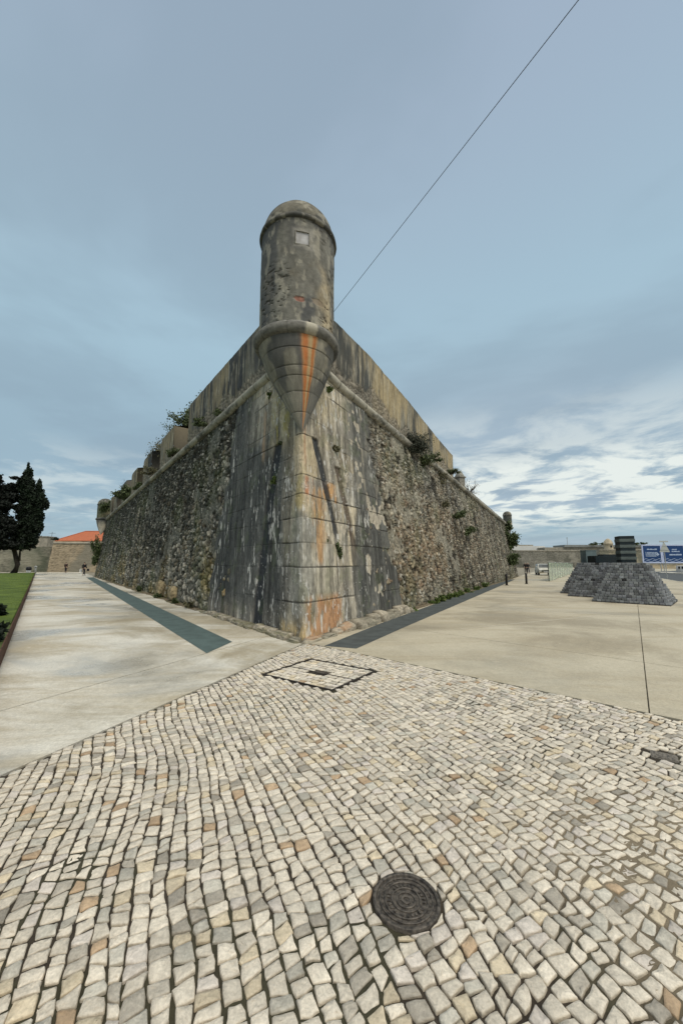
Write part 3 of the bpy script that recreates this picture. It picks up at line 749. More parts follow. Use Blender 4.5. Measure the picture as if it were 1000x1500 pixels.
# ---- parapet walls and merlons
def block_strip(name, sd, s0, s1, z0, z1f, thick, seed, tone, parent=fort, back=.05, chamf=.10, lab=None):
    """a stretch of parapet: displaced front, sloping top, ends and back as one closed mesh"""
    n, d = (nL, dL) if sd == 'L' else (nR, dR)
    ns = max(10, int((s1-s0)/(.05 if s0 < 12 else .10)))
    s = np.linspace(s0, s1, ns)
    # profile across: front bottom -> front top -> chamfer -> top back -> back bottom, t is arclength-like
    nf = 44
    prof = [(0, k/nf) for k in range(nf+1)]+[(.25, 1.02), (.6, .995), (1, .96), (1, .5), (1, 0)]
    A = np.array([p[0] for p in prof]); B = np.array([p[1] for p in prof])
    S, I = np.meshgrid(s, np.arange(len(prof)), indexing='ij'); Aa = A[I]; Bb = B[I]
    zc = (HL(S) if sd == 'L' else HR(S)); zt_ = z1f(S)+.05*(fbm(S*1.3, S*0, 4, seed)-.5)
    b0 = zc+z0; Zz = b0+(zt_-b0)*Bb
    Zz = Zz-.05*(I == nf)
    front = (I <= nf)
    h = .03*(fbm(S*2, Zz*2, 4, seed+1)-.5)+.015*(fbm(S*9, Zz*7, 3, seed+2)-.5)
    lowp = ss(fbm(S*.8, S*0, 3, seed+3)*1.2+.35-(Zz-zc), .0, .12)       # render fallen off near the cordon: rubble shows
    f1, f2, ci, cj = worley(S/.2, Zz/.16, seed, .9); rb = ss(f2-f1, .03, .3)
    h = np.where(front, h+lowp*(-.05+.05*rb), h*.3)
    inn = back+Aa*thick
    S = S+(inn*1.56*(1-ss(S, s0, s0+5)) if s0 < 1 else 0)
    P_ = C0+VV*zc[..., None]+d*S[..., None]+n*(h-inn)[..., None]; P_[..., 2] = Zz
    if sd == 'L': a_, b_, dk_ = (.15, .142, .115), (.235, .195, .125), (.035, .040, .046)
    else: a_, b_, dk_ = (.19, .178, .14), (.32, .26, .155), (.045, .050, .050)
    v1 = fbm(S*2.6, Zz*.28, 5, seed+5); v2 = fbm(S*8, Zz*.5, 4, seed+6); bl = fbm(S*.5, Zz*.4, 3, seed+7)
    tone = tone-(.10*ss(S, 5.5, 2.5) if (sd == 'R' and s0 < 1) else 0)
    c = lerp(a_, b_, ss(v1*.6+bl*.5+tone, .40, .66))
    c = lerp(c, dk_, ss(v2*.45+fbm(S*1.2+30, Zz*.3, 4, seed+8)*.55-tone*.8, .46, .60)*.88)
    c = lerp(c, (.40, .37, .29), ss(fbm(S*11, Zz*1.2, 4, seed+9), .62, .72)*.5)
    rc = lerp((.19, .175, .14), (.32, .28, .22), _h(ci, cj, 3))*(.35+.65*rb)[..., None]; c = lerp(c, rc, lowp*.75*front)
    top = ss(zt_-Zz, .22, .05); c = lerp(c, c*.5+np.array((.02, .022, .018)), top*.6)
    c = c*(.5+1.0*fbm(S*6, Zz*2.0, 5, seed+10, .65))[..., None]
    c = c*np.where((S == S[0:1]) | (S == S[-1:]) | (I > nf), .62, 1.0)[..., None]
    vs = P_.reshape(-1, 3); fa = grid_faces(*S.shape)
    m = len(prof); nv = len(vs)
    # ends, as fans of quads between matching front/back heights: separate flat caps
    caps = []
    for e in (0, ns-1):
        b0_ = e*m; caps.append((b0_, b0_+nf, b0_+nf+3, b0_+nf+5))
    fa = np.concatenate([fa, np.array(caps)])
    if sd == 'R': pass
    me = mesh_fast(name, vs, fa, c)
    bm = bmesh.new(); bm.from_mesh(me); bmesh.ops.recalc_face_normals(bm, faces=bm.faces); bm.to_mesh(me); bm.free()
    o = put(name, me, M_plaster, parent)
    if lab: o['label'] = lab
    return o
block_strip('parapet', 'L', .25, 11.75, -.02, lambda s: 10.02+0*s, 1.6, 200, -.03, lab='tall blank parapet left of the turret, streaked dark')
block_strip('parapet', 'R', .25, 17.6, -.02, lambda s: np.interp(s, [0, 4.5, 9, 14, 17.6], [9.55, 9.70, 9.48, 9.08, 8.90]), 1.6, 230, .05, lab='tall parapet right of the turret, ochre with dark streaks')
for i_, (a_, b_) in enumerate(((14.9, 18.4), (21.3, 24.5), (27.2, 30.1), (33.2, 36.2), (39.4, 42.6), (44.2, 45.6))):
    block_strip('merlon', 'L', a_, b_, -.02, lambda s, a_=a_, b_=b_: 9.95-.02*s*.4-.30*ss(s, b_-.5, b_+.3)+0*s, 1.9, 260+i_*13, (.01, -.04, .03, -.08, -.02, .0)[i_])
block_strip('low_parapet', 'L', 11.75, 48.3, -.02, lambda s: HL(s)+.42, 2.0, 410, .0, back=.10)
block_strip('low_parapet', 'R', 17.6, 45, -.02, lambda s: HR(s)+.40, 1.2, 440, -.02, back=.04)
# ---- post on the right-hand wall top
pw = C0+VV*float(HR(20.8))+dR*20.8-nR*.35
mb = MB(); mb.box(-.28, .28, -.28, .28, 0, .70, .05, rz=.5); mb.box(-.34, .34, -.34, .34, .70, .80, .03, rz=.5); mb.box(-.28, .28, -.28, .28, .80, 1.25, .05, rz=.5, taper=.35)
o = mb.build('stone_post', plain('post_stone', (.20, .19, .16), .3, 5, .9, bs=.5, bd=.02), fort); o.location = Vector(pw)+FOFF+Vector((0, 0, .3))
# ---- flanks, and the earth platform behind the parapets
pL = C0+dL*48.5; pR = C0+dR*45; tL = C0+VV*float(HL(48.5))+dL*48.5; tR = C0+VV*float(HR(45))+dR*45
def flank(a0, a1, b0, b1, name, seed):
    u = np.linspace(0, 1, 160); z = np.linspace(0, 1, 70); U, T = np.meshgrid(u, z, indexing='ij')
    A = np.array(a0)[None, None]*(1-T[..., None])+np.array(a1)[None, None]*T[..., None]; B = np.array(b0)[None, None]*(1-T[..., None])+np.array(b1)[None, None]*T[..., None]
    P_ = A*(1-U[..., None])+B*U[..., None]; L = np.linalg.norm(np.array(b0)-np.array(a0)); S = U*L; Zz = T*7.2
    f1, f2, ci, cj = worley(S/.3, Zz/.2, seed, .9); body = ss(f2-f1, .03, .3)
    nn = np.cross(np.array(b0)-np.array(a0), [0, 0, 1.0]); nn /= np.linalg.norm(nn)
    P_ = P_+nn*(body*.05-.03)[..., None]
    c = lerp((.16, .15, .12), (.30, .27, .21), _h(ci, cj, 3))*(.4+.6*body)[..., None]*(.6+.8*fbm(S*.6, Zz*.4, 3, seed+1))[..., None]
    put(name, mesh_fast(name, P_, grid_faces(*U.shape), c), M_rubble)
bkL = C0+np.array([-12.5, 62, 0]); bkR = C0+np.array([12, 60, 0])
flank(bkL, bkL+np.array([0, 0, 7.2]), pL, tL, 'flank_wall', 500)
flank(pR, tR, bkR, bkR+np.array([0, 0, 6.6]), 'flank_wall', 520)
mb = MB(); a = C0+VV*7.3
mb.add([a+np.array([0, .8, 0]), tL+dL*-1+np.array([1.0, 0, -.1]), bkL+np.array([0, 0, 7.0]), bkR+np.array([0, 0, 6.5]), tR-dR*1+np.array([-1, 0, -.1])], [(4, 3, 2, 1, 0)])
o = mb.build('rampart_platform', M_earth, fort); o.location = FOFF

# ================================================================== sentry turrets
def turret(name_lab, cx, cy, tip, r, z_ring, z_eave, z_top, seed, lod=1.0, stain=True, window=True, parent=fort, green=0.0):
    NT = int(200*lod)
    th = np.linspace(0, 2*math.pi, NT+1)           # th measured so that -pi/2 faces the camera (-Y)
    fa_ = lambda nz: grid_faces(nz, NT+1)
    faceu = math.atan2(tip[1]-cy, tip[0]-cx)       # direction of the bastion tip
    def cyl_uv(T): 
        a = np.angle(np.exp(1j*(T-faceu))); return a*r
    # shaft
    zs = np.linspace(z_ring+.12, z_eave, int(230*lod)); Zz, T = np.meshgrid(zs, th, indexing='ij'); Uu = cyl_uv(T)
    h = .025*(fbm(Uu*1.5+seed, Zz*1.5, 4, seed)-.5)+.010*(fbm(Uu*9+seed, Zz*9, 3, seed+1)-.5)
    low = ss(z_ring+1.9-Zz+(fbm(Uu*2, Zz*2, 3, seed+2)-.5)*2.2, 0, 1.2)
    pit = ss(fbm(Uu*8+7, Zz*15, 5, seed+3, .62), .585, .66)*ss(fbm(Uu*1.1, Zz*1.0, 3, seed+4), .52, .64)
    h = h-.022*pit*(.35+.65*low)
    c = lerp((.165, .160, .135), (.37, .31, .205), low*ss(fbm(Uu*1.5, Zz*1, 3, seed+5), .35, .6))
    c = c*(.35+1.1*fbm(Uu*2.6, Zz*1.3, 5, seed+6, .6))[..., None]*(.7+.6*fbm(Uu*14, Zz*10, 3, seed+66))[..., None]
    dkm = ss(fbm(Uu*1.6+3, Zz*.5, 4, seed+7)+.10*ss(Zz, z_ring+1.5, z_eave)-.05*ss(Uu, -.2, .5)+.07*ss(-Uu, 0, .8), .47, .62)
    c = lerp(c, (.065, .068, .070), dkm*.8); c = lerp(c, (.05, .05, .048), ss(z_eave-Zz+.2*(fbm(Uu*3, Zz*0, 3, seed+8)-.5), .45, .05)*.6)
    c = lerp(c, (.40, .37, .29), ss(fbm(Uu*7, Zz*3, 3, seed+9), .62, .7)*.4); c = lerp(c, (.05, .045, .035), pit*.8)
    if green: c = lerp(c, (.06, .08, .03), green*ss(fbm(Uu*2, Zz, 3, seed+10), .4, .55))
    if stain:
        bu, bz = -.22, z_ring+.78                      # bare brick patch
        bm_ = ss(1-(((Uu-bu)/.14)**2+((Zz-bz)/.085)**2)+(fbm(Uu*16, Zz*16, 3, seed+11)-.5)*1.2, .0, .25)
        c = lerp(c, np.array((.27, .115, .08))*(.6+.8*fbm(Uu*20, Zz*20, 3, 4))[..., None], bm_*.85); h = h-.02*bm_
        b2 = ss(1-(((Uu-.27)/.20)**2+((Zz-bz-.04)/.10)**2)+(fbm(Uu*12, Zz*12, 3, seed+12)-.5)*1.6, .1, .35); c = lerp(c, (.22, .17, .12), b2*.6); h = h-.012*b2
        hl = np.exp(-((Uu-.05)/.025)**2-((Zz-z_ring-.22)/.022)**2); c = lerp(c, (.01, .01, .01), hl); h = h-.03*hl
    inwin = np.zeros_like(Uu, bool)
    if window:
        wu, wz0, wz1, ww = -.17, z_eave-.86, z_eave-.48, .18
        d_ = np.maximum(np.abs(Uu-wu)-ww, np.abs(Zz-(wz0+wz1)/2)-(wz1-wz0)/2)
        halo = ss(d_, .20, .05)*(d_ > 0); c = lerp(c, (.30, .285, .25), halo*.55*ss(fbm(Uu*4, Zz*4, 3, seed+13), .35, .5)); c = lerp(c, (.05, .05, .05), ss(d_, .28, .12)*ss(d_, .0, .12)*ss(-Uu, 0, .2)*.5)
        inwin = d_ < -.005
    rr = r+h
    P_ = np.stack([cx+rr*np.cos(T), cy+rr*np.sin(T), Zz], -1)
    F_ = grid_faces(*Zz.shape)
    if window: F_ = F_[~inwin.ravel()[F_].any(1)]
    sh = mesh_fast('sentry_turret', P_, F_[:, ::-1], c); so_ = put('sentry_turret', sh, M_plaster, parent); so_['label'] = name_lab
    # dome
    t = np.linspace(0, 1, int(70*lod)); Hd = z_top-z_eave
    prof = [(r*.96, -.10), (r*1.045, -.09), (r*1.065, -.04), (r*1.05, .03), (r*1.0, .07)]
    for q in np.linspace(0, 1, int(60*lod)): a_ = q*math.pi/2; prof.append((r*.985*math.cos(a_)**.90+.001, .08+(Hd-.08)*math.sin(a_)**1.10))
    pr = np.array(prof); I, T = np.meshgrid(np.arange(len(pr)), th, indexing='ij'); Uu = cyl_uv(T)
    rr = pr[I, 0]; Zz = z_eave+pr[I, 1]; dsp = .02*(fbm(Uu*3, Zz*3, 4, seed+20)-.5)*ss(rr, 0, .4*r)
    P_ = np.stack([cx+(rr+dsp)*np.cos(T), cy+(rr+dsp)*np.sin(T), Zz], -1)
    c = lerp((.14, .13, .10), (.065, .066, .056), ss(fbm(Uu*2.4, Zz*2.4, 5, seed+21, .6), .40, .58))*(.4+1.2*fbm(Uu*8, Zz*8, 4, seed+22, .65))[..., None]
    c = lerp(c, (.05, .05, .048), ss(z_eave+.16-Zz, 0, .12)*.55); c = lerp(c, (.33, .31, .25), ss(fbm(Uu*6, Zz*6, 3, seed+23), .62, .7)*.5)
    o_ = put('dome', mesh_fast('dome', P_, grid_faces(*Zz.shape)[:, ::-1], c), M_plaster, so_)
    # ring
    rp = np.linspace(-math.pi*.55, math.pi*.62, 26); I, T = np.meshgrid(rp, th, indexing='ij'); Uu = cyl_uv(T)
    nb = 9; kb = np.floor(T/(2*math.pi)*nb+.37); fb = T/(2*math.pi)*nb+.37-kb; jt = (1-ss(np.minimum(fb, 1-fb)*2*math.pi*r/nb, .006, .022))
    rt = .172*(r/1.03)+.012*(fbm(Uu*4, I*2, 4, seed+30)-.5)-.012*jt
    rr = r-.03+rt*np.cos(I); Zz = z_ring+rt*np.sin(I)
    P_ = np.stack([cx+rr*np.cos(T), cy+rr*np.sin(T), Zz], -1)
    c = lerp((.11, .11, .098), (.20, .19, .165), fbm(Uu*3, I, 4, seed+31))*(.35+1.2*fbm(Uu*8, I*3, 4, seed+32, .65))[..., None]
    c = lerp(c, (.055, .058, .058), ss(fbm(Uu*1.5, I*.5, 3, seed+33), .5, .62)*.7); c = lerp(c, (.46, .45, .40), ss(fbm(Uu*7, I*2.5, 3, seed+34), .62, .69)*ss(I, .2, 1.2)*.8)
    c = lerp(c, (.04, .04, .035), jt*.5)
    if stain: c = lerp(c, (.40, .37, .29), (1-ss(np.abs(Uu-.06)+.04*(fbm(I*3, Uu*5, 3, 7)-.5), .10, .17))*.85)
    put('ring_moulding', mesh_fast('ring_moulding', P_, grid_faces(*Zz.shape)[:, ::-1], c), M_ashlar, so_)
    # stepped cone down to the arris
    z0 = z_ring-.13; z1 = tip[2]; lev = [0, .13, .30, .42, .56, .72, 1.0]; rads = [1.0, .945, .845, .74, .61, .43, .0]
    zq = []; nc = int(150*lod)
    tq = np.linspace(0, 1, nc); I, T = np.meshgrid(tq, th, indexing='ij'); Uu = cyl_uv(T)
    lv = np.array([0, .155, .345, .445, .60, .80, 1.0]) if stain else np.array([0, .3, .6, 1.0])
    ci = np.searchsorted(lv, I, side='right')-1; ci = np.clip(ci, 0, len(lv)-2); loc = (I-lv[ci])/(lv[ci+1]-lv[ci])
    base_r = r*1.01*(1-I)**.93*(1+.10*np.sin(I*math.pi))
    base_r = base_r+.006*np.sin(loc*math.pi)
    jt = 1-ss(np.minimum(loc, 1-loc)*(lv[ci+1]-lv[ci])*(z0-z1)+.012*(fbm(Uu*3, I*3, 3, 9)-.45), .004, .016); jt = jt*(I > .01)*(I < .99)*(.45+.55*ss(fbm(Uu*1.5, ci*5.5, 2, 19), .35, .55))
    vj_ = 1-ss(np.abs(np.mod(Uu/r*3.2+ci*.47, 1)-.5)*r/3.2, .003, .012); jt = np.maximum(jt, vj_*.45*(I < .8)*(_h(ci.astype(float), np.floor(Uu/r*3.2+ci*.47), 8) > .5))
    rr = base_r-.022*jt+.016*(fbm(Uu*4, I*9, 4, seed+40)-.5)*(1-I)
    cxx = cx+(tip[0]-cx)*I; cyy = cy+(tip[1]-cy)*I; Zz = z0+(z1-z0)*I
    P_ = np.stack([cxx+rr*np.cos(T), cyy+rr*np.sin(T), Zz], -1)
    tone = _h(ci.astype(float), np.floor(Uu/r*1.6+ci*.47+.5), seed+5)*.5+.25
    c = lerp((.155, .150, .122), (.24, .22, .165), tone)*(.35+1.2*fbm(Uu*5, I*6, 5, seed+41, .65))[..., None]
    c = lerp(c, (.06, .062, .062), ss(fbm(Uu*2, I*3, 4, seed+42)+.12*(1-I), .54, .66)*.75)
    c = lerp(c, (.30, .285, .24), ss(I, .35, .8)*.35)
    if stain:
        w_ = 1.35-.85*I+.25*(fbm(I*4, I*0, 3, 3)-.5); q = (Uu-.05)*(1-.2*I); nse = (fbm(Uu*5, I*12, 3, seed+43)-.5)*.05
        c = lerp(c, (.40, .32, .17), (1-ss(np.abs(q+nse), .14*w_, .20*w_))*.9)
        run1 = np.exp(-((q+.095*w_+nse)/(.070*w_))**2); run2 = np.exp(-((q-.110*w_+nse)/(.048*w_))**2)
        c = lerp(c, (.40, .115, .028), np.clip(run1*1.3, 0, 1)*.96*(.7+.3*fbm(Uu*4, I*20, 3, 5))); c = lerp(c, (.33, .11, .03), np.clip(run2*1.2, 0, 1)*.92)
    c = lerp(c, (.045, .041, .034), jt*.6)
    put('corbel', mesh_fast('corbel', P_, grid_faces(*Zz.shape), c), M_ashlar, so_)
    if window:
        fa0 = faceu+wu/r; ex = np.array([-math.sin(fa0), math.cos(fa0), 0]); en = np.array([math.cos(fa0), math.sin(fa0), 0]); zc = (wz0+wz1)/2
        def wp(a, n_, z): return np.array([cx, cy, 0])+en*(r+n_)+ex*a+np.array([0, 0, z])
        def wbox(mb, a0, a1, n0, n1, z0_, z1_):
            vs = [wp(a, n_, z) for a in (a0, a1) for n_ in (n0, n1) for z in (z0_, z1_)]
            mb.add(vs, [(0, 1, 3, 2), (4, 6, 7, 5), (0, 4, 5, 1), (2, 3, 7, 6), (0, 2, 6, 4), (1, 5, 7, 3)])
        mb = MB()
        for a0, a1, z0_, z1_ in ((-ww-.012, -ww+.012, wz0-.012, wz1+.012), (ww-.012, ww+.012, wz0-.012, wz1+.012), (-ww+.012, ww-.012, wz0-.012, wz0+.012), (-ww+.012, ww-.012, wz1-.012, wz1+.012)):
            wbox(mb, a0, a1, -.30, -.004, z0_, z1_)
        f_o = mb.build('window_frame', plain('window_reveal', (.22, .21, .18), .35, 12, .9, bs=.4), so_)
        mb = MB(); wbox(mb, -ww+.012, ww-.012, -.055, -.035, wz0+.012, wz1-.012)
        p_o = mb.build('window_daylight_panel', plain('window_daylight_tone', (.36, .35, .34), .2, 3, .8, bs=.1, c2=(.50, .50, .50)), so_)  # added panel; its pale grey stands for daylight seen through the opening
        for q in (): pass
    return so_
arr = lambda z: C0+VV*z
tip = arr(4.90)-np.array([-.01, .03, 0])
T1 = turret('big weathered sentry turret on the tip of the bastion, orange rust run down its corbel', -1.25, 10.02, tip, 1.035, 7.52, 10.72, 11.74, 600)
T1.location = FOFF
eT = tL+np.array([-.30, -.35, 0])
o = turret('small sentry turret at the far end of the left wall', tL[0]-.2, tL[1]-.1, (pL[0]-.0+.35, pL[1]-.05, 5.0), .86, 7.15, 9.05, 9.85, 700, .28, False, False, green=.5); o.location = FOFF
o = turret('small sentry turret at the far end of the right wall', tR[0]+.10, tR[1]-.1, (pR[0]-1.0, pR[1]+.1, 4.6), .52, 6.35, 7.7, 8.2, 720, .28, False, False, green=.15); o.location = FOFF

# ================================================================== PLANTS
def leaf_quads(cen, size, rng, stretch=1.6, up=0.0):
    n = len(cen); a = rng.normal(size=(n, 3)); a[:, 2] += up; a /= np.linalg.norm(a, axis=1, keepdims=True)
    b = rng.normal(size=(n, 3)); b -= (b*a).sum(1, keepdims=True)*a; b /= np.linalg.norm(b, axis=1, keepdims=True)
    s = size*rng.uniform(.6, 1.3, (n, 1)); L = a*s*stretch*.5; W = b*s*.5
    v = np.stack([cen-L, cen+W*.9-L*.1, cen+L, cen-W*.9-L*.1], 1).reshape(-1, 3)
    f = np.arange(4*n).reshape(-1, 4); return v, f
def leaf_obj(name, cen, size, mat, parent, seed, stretch=1.6, up=0.0):
    rng = np.random.default_rng(seed); v, f = leaf_quads(np.asarray(cen), size, rng, stretch, up)
    me = mesh_fast(name, v, f, None, False); o = bpy.data.objects.new(name, me); COL.objects.link(o); me.materials.append(mat)
    if parent: o.parent = parent
    return o
def bush(loc, rad, label, cat='shrub', mat=M_green, leaf=.05, n=900, seed=0, group=None, name='wall_shrub', droop=0.0, twigs=7, clumps=9, stretch=1.6):
    rng = np.random.default_rng(seed); t = empty(name, tuple(loc), label, cat, group); rad = np.array(rad)
    root = np.array([0, 0, -rad[2]*.55]); tips = []
    mb = MB()
    for k in range(max(twigs, clumps)):
        d = rng.normal(size=3); d /= np.linalg.norm(d); tp = d*rad*rng.uniform(.45, .95); tp[2] = tp[2]*(1-droop*.2)-droop*rad[2]*abs(tp[0]/rad[0])*.5
        tips.append(tp); m_ = (root+tp)/2+rng.normal(size=3)*rad*.12
        if k < twigs: mb.tube([root, m_, tp*1.02], [rad.max()*.025+.003, rad.max()*.015+.002, .002], 4)
    cen = []
    for q in range(n):
        tp = tips[rng.integers(len(tips))]; f = rng.beta(3, 1.3); c = root*(1-f)+tp*f+rng.normal(size=3)*rad*.125*(.5+f*.6); cen.append(c)
    mb.build('stem', M_bark, t); leaf_obj('foliage', cen, leaf, mat, t, seed+1, stretch); return t
def WL(px, py, sd, out=.1): 
    n = nL if sd == 'L' else nR; return onwall(px, py, sd)+n*out
def AW(s, z, sd, out=0.0):
    d, n = (dL, nL) if sd == 'L' else (dR, nR); zc = float(HL(s) if sd == 'L' else HR(s)); p = C0+VV*zc+d*s+n*out; p[2] = z; return p
B = bush
B(AW(13.0, 10.3, 'L', -.9), (1.2, 1.1, 1.25), 'green shrub growing behind the tall left parapet, its top against the sky', leaf=.09, n=2600, seed=1, name='shrub')
B(AW(11.6, 10.35, 'L', -1.2), (.35, .35, .45), 'small drooping sprig poking over the end of the tall left parapet', leaf=.07, n=220, seed=2, name='shrub')
B(AW(15.8, 10.5, 'L', -1.1), (1.5, 1.3, 1.2), 'loose bushy shrub rising above the nearest merlon', leaf=.09, n=2600, seed=3, name='shrub', twigs=14, clumps=16)
B(AW(18.6, 10.6, 'L', -1.1), (1.2, 1.0, .9), 'thin shrub reaching left over the nearest merlon', leaf=.08, n=1800, seed=4, name='shrub', twigs=14, clumps=16)
B(AW(22.0, 10.3, 'L', -.9), (1.7, 1.3, 1.2), 'wispy grey green shrub between the second and third blocks', leaf=.08, n=2400, seed=5, name='shrub', twigs=16, clumps=18, mat=M_dry)
B(AW(33.0, 8.4, 'L', .1), (1.6, .8, 1.0), 'dense bright green shrub spilling over the far left cordon', leaf=.12, n=2200, seed=6, mat=M_green)
B(AW(36.6, 9.6, 'L', -.5), (1.2, 1.0, 1.2), 'bare twiggy shrub above the far merlons', leaf=.06, n=220, seed=7, twigs=22, clumps=22, mat=M_dry, name='shrub')
B(AW(46.6, 8.7, 'L', .3), (.9, .7, 1.3), 'dark green shrub beside the far left sentry turret', leaf=.12, n=1500, seed=8)
B(C0+dL*47.6+VV*3.2+nL*.35, (.9, .7, 1.9), 'tall dark green bush hanging from the far left corner of the wall', leaf=.14, n=2400, seed=9)
B(WL(300, 636, 'L', .12)+np.array([0, 0, .55]), (.55, .35, .35), 'dark cushion of leaves on the left cordon, larger of two', leaf=.05, n=900, seed=10)
B(WL(322, 618, 'L', .05)+np.array([0, 0, .42]), (.35, .25, .25), 'small dark leafy cushion on the left cordon, nearer the turret', leaf=.045, n=500, seed=11)
B(AW(14.3, 7.95, 'L', .15), (.6, .4, .4), 'leafy cushion on the left cordon below the nearest merlon gap', leaf=.06, n=800, seed=12, mat=M_green)
B(AW(20.0, 8.0, 'L', .15), (.9, .4, .4), 'moss green tuft on the left cordon below the second gap', leaf=.07, n=800, seed=13, mat=M_dry)
B(AW(26.0, 7.9, 'L', .15), (1.0, .4, .35), 'low green tuft on the left cordon below the third gap', leaf=.08, n=700, seed=14)
B(WL(398, 577, 'L', .05), (.16, .12, .16), 'small bright green fern tucked under the cordon left of the corbel', 'wall plant', M_green_bright, .035, 300, 15, name='wall_plant', twigs=5)
B(WL(479, 572, 'R', .05), (.22, .14, .14), 'small green cushion under the cordon right of the corbel', 'wall plant', M_green_bright, .035, 450, 16, name='wall_plant', twigs=5)
B(WL(413, 649, 'L', .03), (.11, .08, .10), 'tiny dark green tuft at the top of the left groove', 'wall plant', M_green, .03, 220, 17, name='wall_plant', twigs=4)
B(WL(403, 703, 'L', .03), (.12, .09, .17), 'green tuft halfway down the left groove', 'wall plant', M_green_bright, .03, 420, 18, name='wall_plant', twigs=5)
B(WL(488, 656, 'R', .07), (.16, .14, .12), 'dry straw coloured tuft on the upper right dressed face', 'wall plant', M_dry, .04, 260, 19, name='wall_plant', twigs=14, stretch=4)
B(WL(494, 805, 'R', .04), (.11, .09, .30), 'dark green plant hanging in a crack low on the right dressed face', 'wall plant', M_green, .035, 700, 20, name='wall_plant', twigs=5)
B(WL(478, 792, 'R', .03), (.05, .05, .06), 'tiny tuft between the two right grooves', 'wall plant', M_green, .03, 90, 21, name='wall_plant', twigs=3)
B(AW(8.9, 7.30, 'R', .20), (1.0, .45, .72), 'big dark tangled shrub hanging over the right cordon', leaf=.045, n=7000, seed=22, twigs=26, clumps=40, mat=M_dusk)
B(AW(10.6, 6.9, 'R', .2), (.9, .4, .6), 'dark shrub just below the right cordon, past the biggest one', leaf=.06, n=1500, seed=23, twigs=14, clumps=18)
B(AW(12.6, 7.5, 'R', .12), (.7, .35, .35), 'green tuft sitting on the right cordon halfway along the parapet', leaf=.06, n=900, seed=24, mat=M_green)
B(AW(13.6, 6.5, 'R', .05), (.8, .3, .45), 'grey green tuft under the right cordon before the end of the parapet', leaf=.06, n=900, seed=25, mat=M_dry)
B(AW(16.4, 7.45, 'R', .12), (.8, .35, .30), 'low tuft on the right cordon at the end of the parapet', leaf=.07, n=700, seed=26)
B(AW(24.5, 7.9, 'R', -.4), (1.3, .6, .9), 'bare twiggy bush on the right wall top beyond the post', leaf=.05, n=260, seed=27, twigs=26, clumps=26, mat=M_dry, name='shrub')
B(WL(662, 752, 'R', .1), (.9, .3, .55), 'upper dark green patch of plants on the right rubble face', leaf=.07, n=1400, seed=28)
B(WL(680, 775, 'R', .1), (.8, .3, .60), 'lower dark green plant patch on the right rubble face', leaf=.07, n=1300, seed=29)
B(WL(648, 738, 'R', .08), (.5, .25, .25), 'small grey green tuft high on the right rubble face', leaf=.06, n=500, seed=30, mat=M_dry)
B(C0+dR*42+VV*4.6+nR*.3, (1.5, .8, 1.5), 'large green shrub on the far end of the right wall', leaf=.16, n=2600, seed=31)
B(C0+dR*43.2+VV*6.2+nR*.3, (.9, .6, .8), 'dark shrub below the far right sentry turret', leaf=.14, n=1200, seed=32)
B(C0+dR*37.5+VV*2.2+nR*.3, (1.3, .5, 1.1), 'low green shrub near the far foot of the right wall', leaf=.14, n=1300, seed=33)
for i_, (s_, r_, lb) in enumerate(((5.9, .22, 'bright green tuft at the foot of the right wall, right after the footing blocks'), (8.6, .20, 'first of the low weeds in the row at the right wall foot'), (9.6, .28, 'second weed in the row at the right wall foot'), (10.7, .25, 'third weed in the row at the right wall foot'), (11.9, .28, 'fourth weed in the row at the right wall foot'), (13.3, .24, 'fifth weed in the row at the right wall foot'), (15.2, .30, 'sixth weed in the row at the right wall foot'), (17.6, .28, 'seventh weed in the row at the right wall foot'), (20.5, .34, 'farthest weed in the row at the right wall foot'))):
    B(C0+dR*s_+nR*(.16)+np.array([0, 0, r_*.40]), (r_*1.2, r_*.5, r_*.65), lb, 'weed', M_green_bright, .055, 420, 40+i_, 'weeds along the foot of the right wall', 'weed', twigs=5, stretch=2.4)
for i_, (s_, r_, lb, mt) in enumerate(((7.5, .20, 'leafy pale weed at the end of the left footing', M_dry), (9.4, .16, 'small green weed at the left rubble foot', M_green), (12.6, .2, 'green weed under the ochre boulders at the left wall foot', M_green), (17.5, .24, 'farther green weed at the left wall foot', M_green))):
    B(C0+dL*s_+nL*.20+np.array([0, 0, r_*.6]), (r_, r_*.8, r_), lb, 'weed', mt, .06, 320, 60+i_, 'weeds along the foot of the left wall', 'weed', twigs=5, stretch=2.6)
# two ochre boulders bulging from the foot of the left wall
def boulder(s_, z_, r, seed, label):
    bm = bmesh.new(); bmesh.ops.create_icosphere(bm, subdivisions=4, radius=1)
    co = np.array([v.co[:] for v in bm.verts]); h = fbm(co[:, 0]*1.6+seed, co[:, 1]*1.6+co[:, 2]*1.9, 4, seed)
    for v, k in zip(bm.verts, h):
        q = v.co*(.66+.62*k); m_ = max(abs(q.x), abs(q.y), abs(q.z*1.05)); q = q*(1-.45*(1-.78/max(m_, .2))) if m_ > .55 else q; q = Vector((q.x+.18*q.z, q.y, q.z-.10*q.x)); v.co = Vector((q.x*r[0], q.y*r[1], q.z*r[2]))
    me = bpy.data.meshes.new('boulder'); bm.to_mesh(me); bm.free(); me.materials.append(M_boulder)
    for p in me.polygons: p.use_smooth = True
    o = bpy.data.objects.new('boulder', me); COL.objects.link(o); o.location = C0+dL*s_+nL*.02+np.array([0, 0, z_]); o.rotation_euler = (0, 0, math.atan2(dL[1], dL[0])); tag(o, label, 'boulder')
M_boulder = plain('ochre_rock', (.13, .105, .06), .4, 5, .9, bs=.9, bd=.04, c2=(.32, .26, .15))
boulder(12.9, .40, (.46, .22, .44), 3, 'larger rounded ochre boulder built into the foot of the left wall')
boulder(10.6, .32, (.40, .18, .36), 9, 'ochre boulder in the left wall foot nearer the corner')

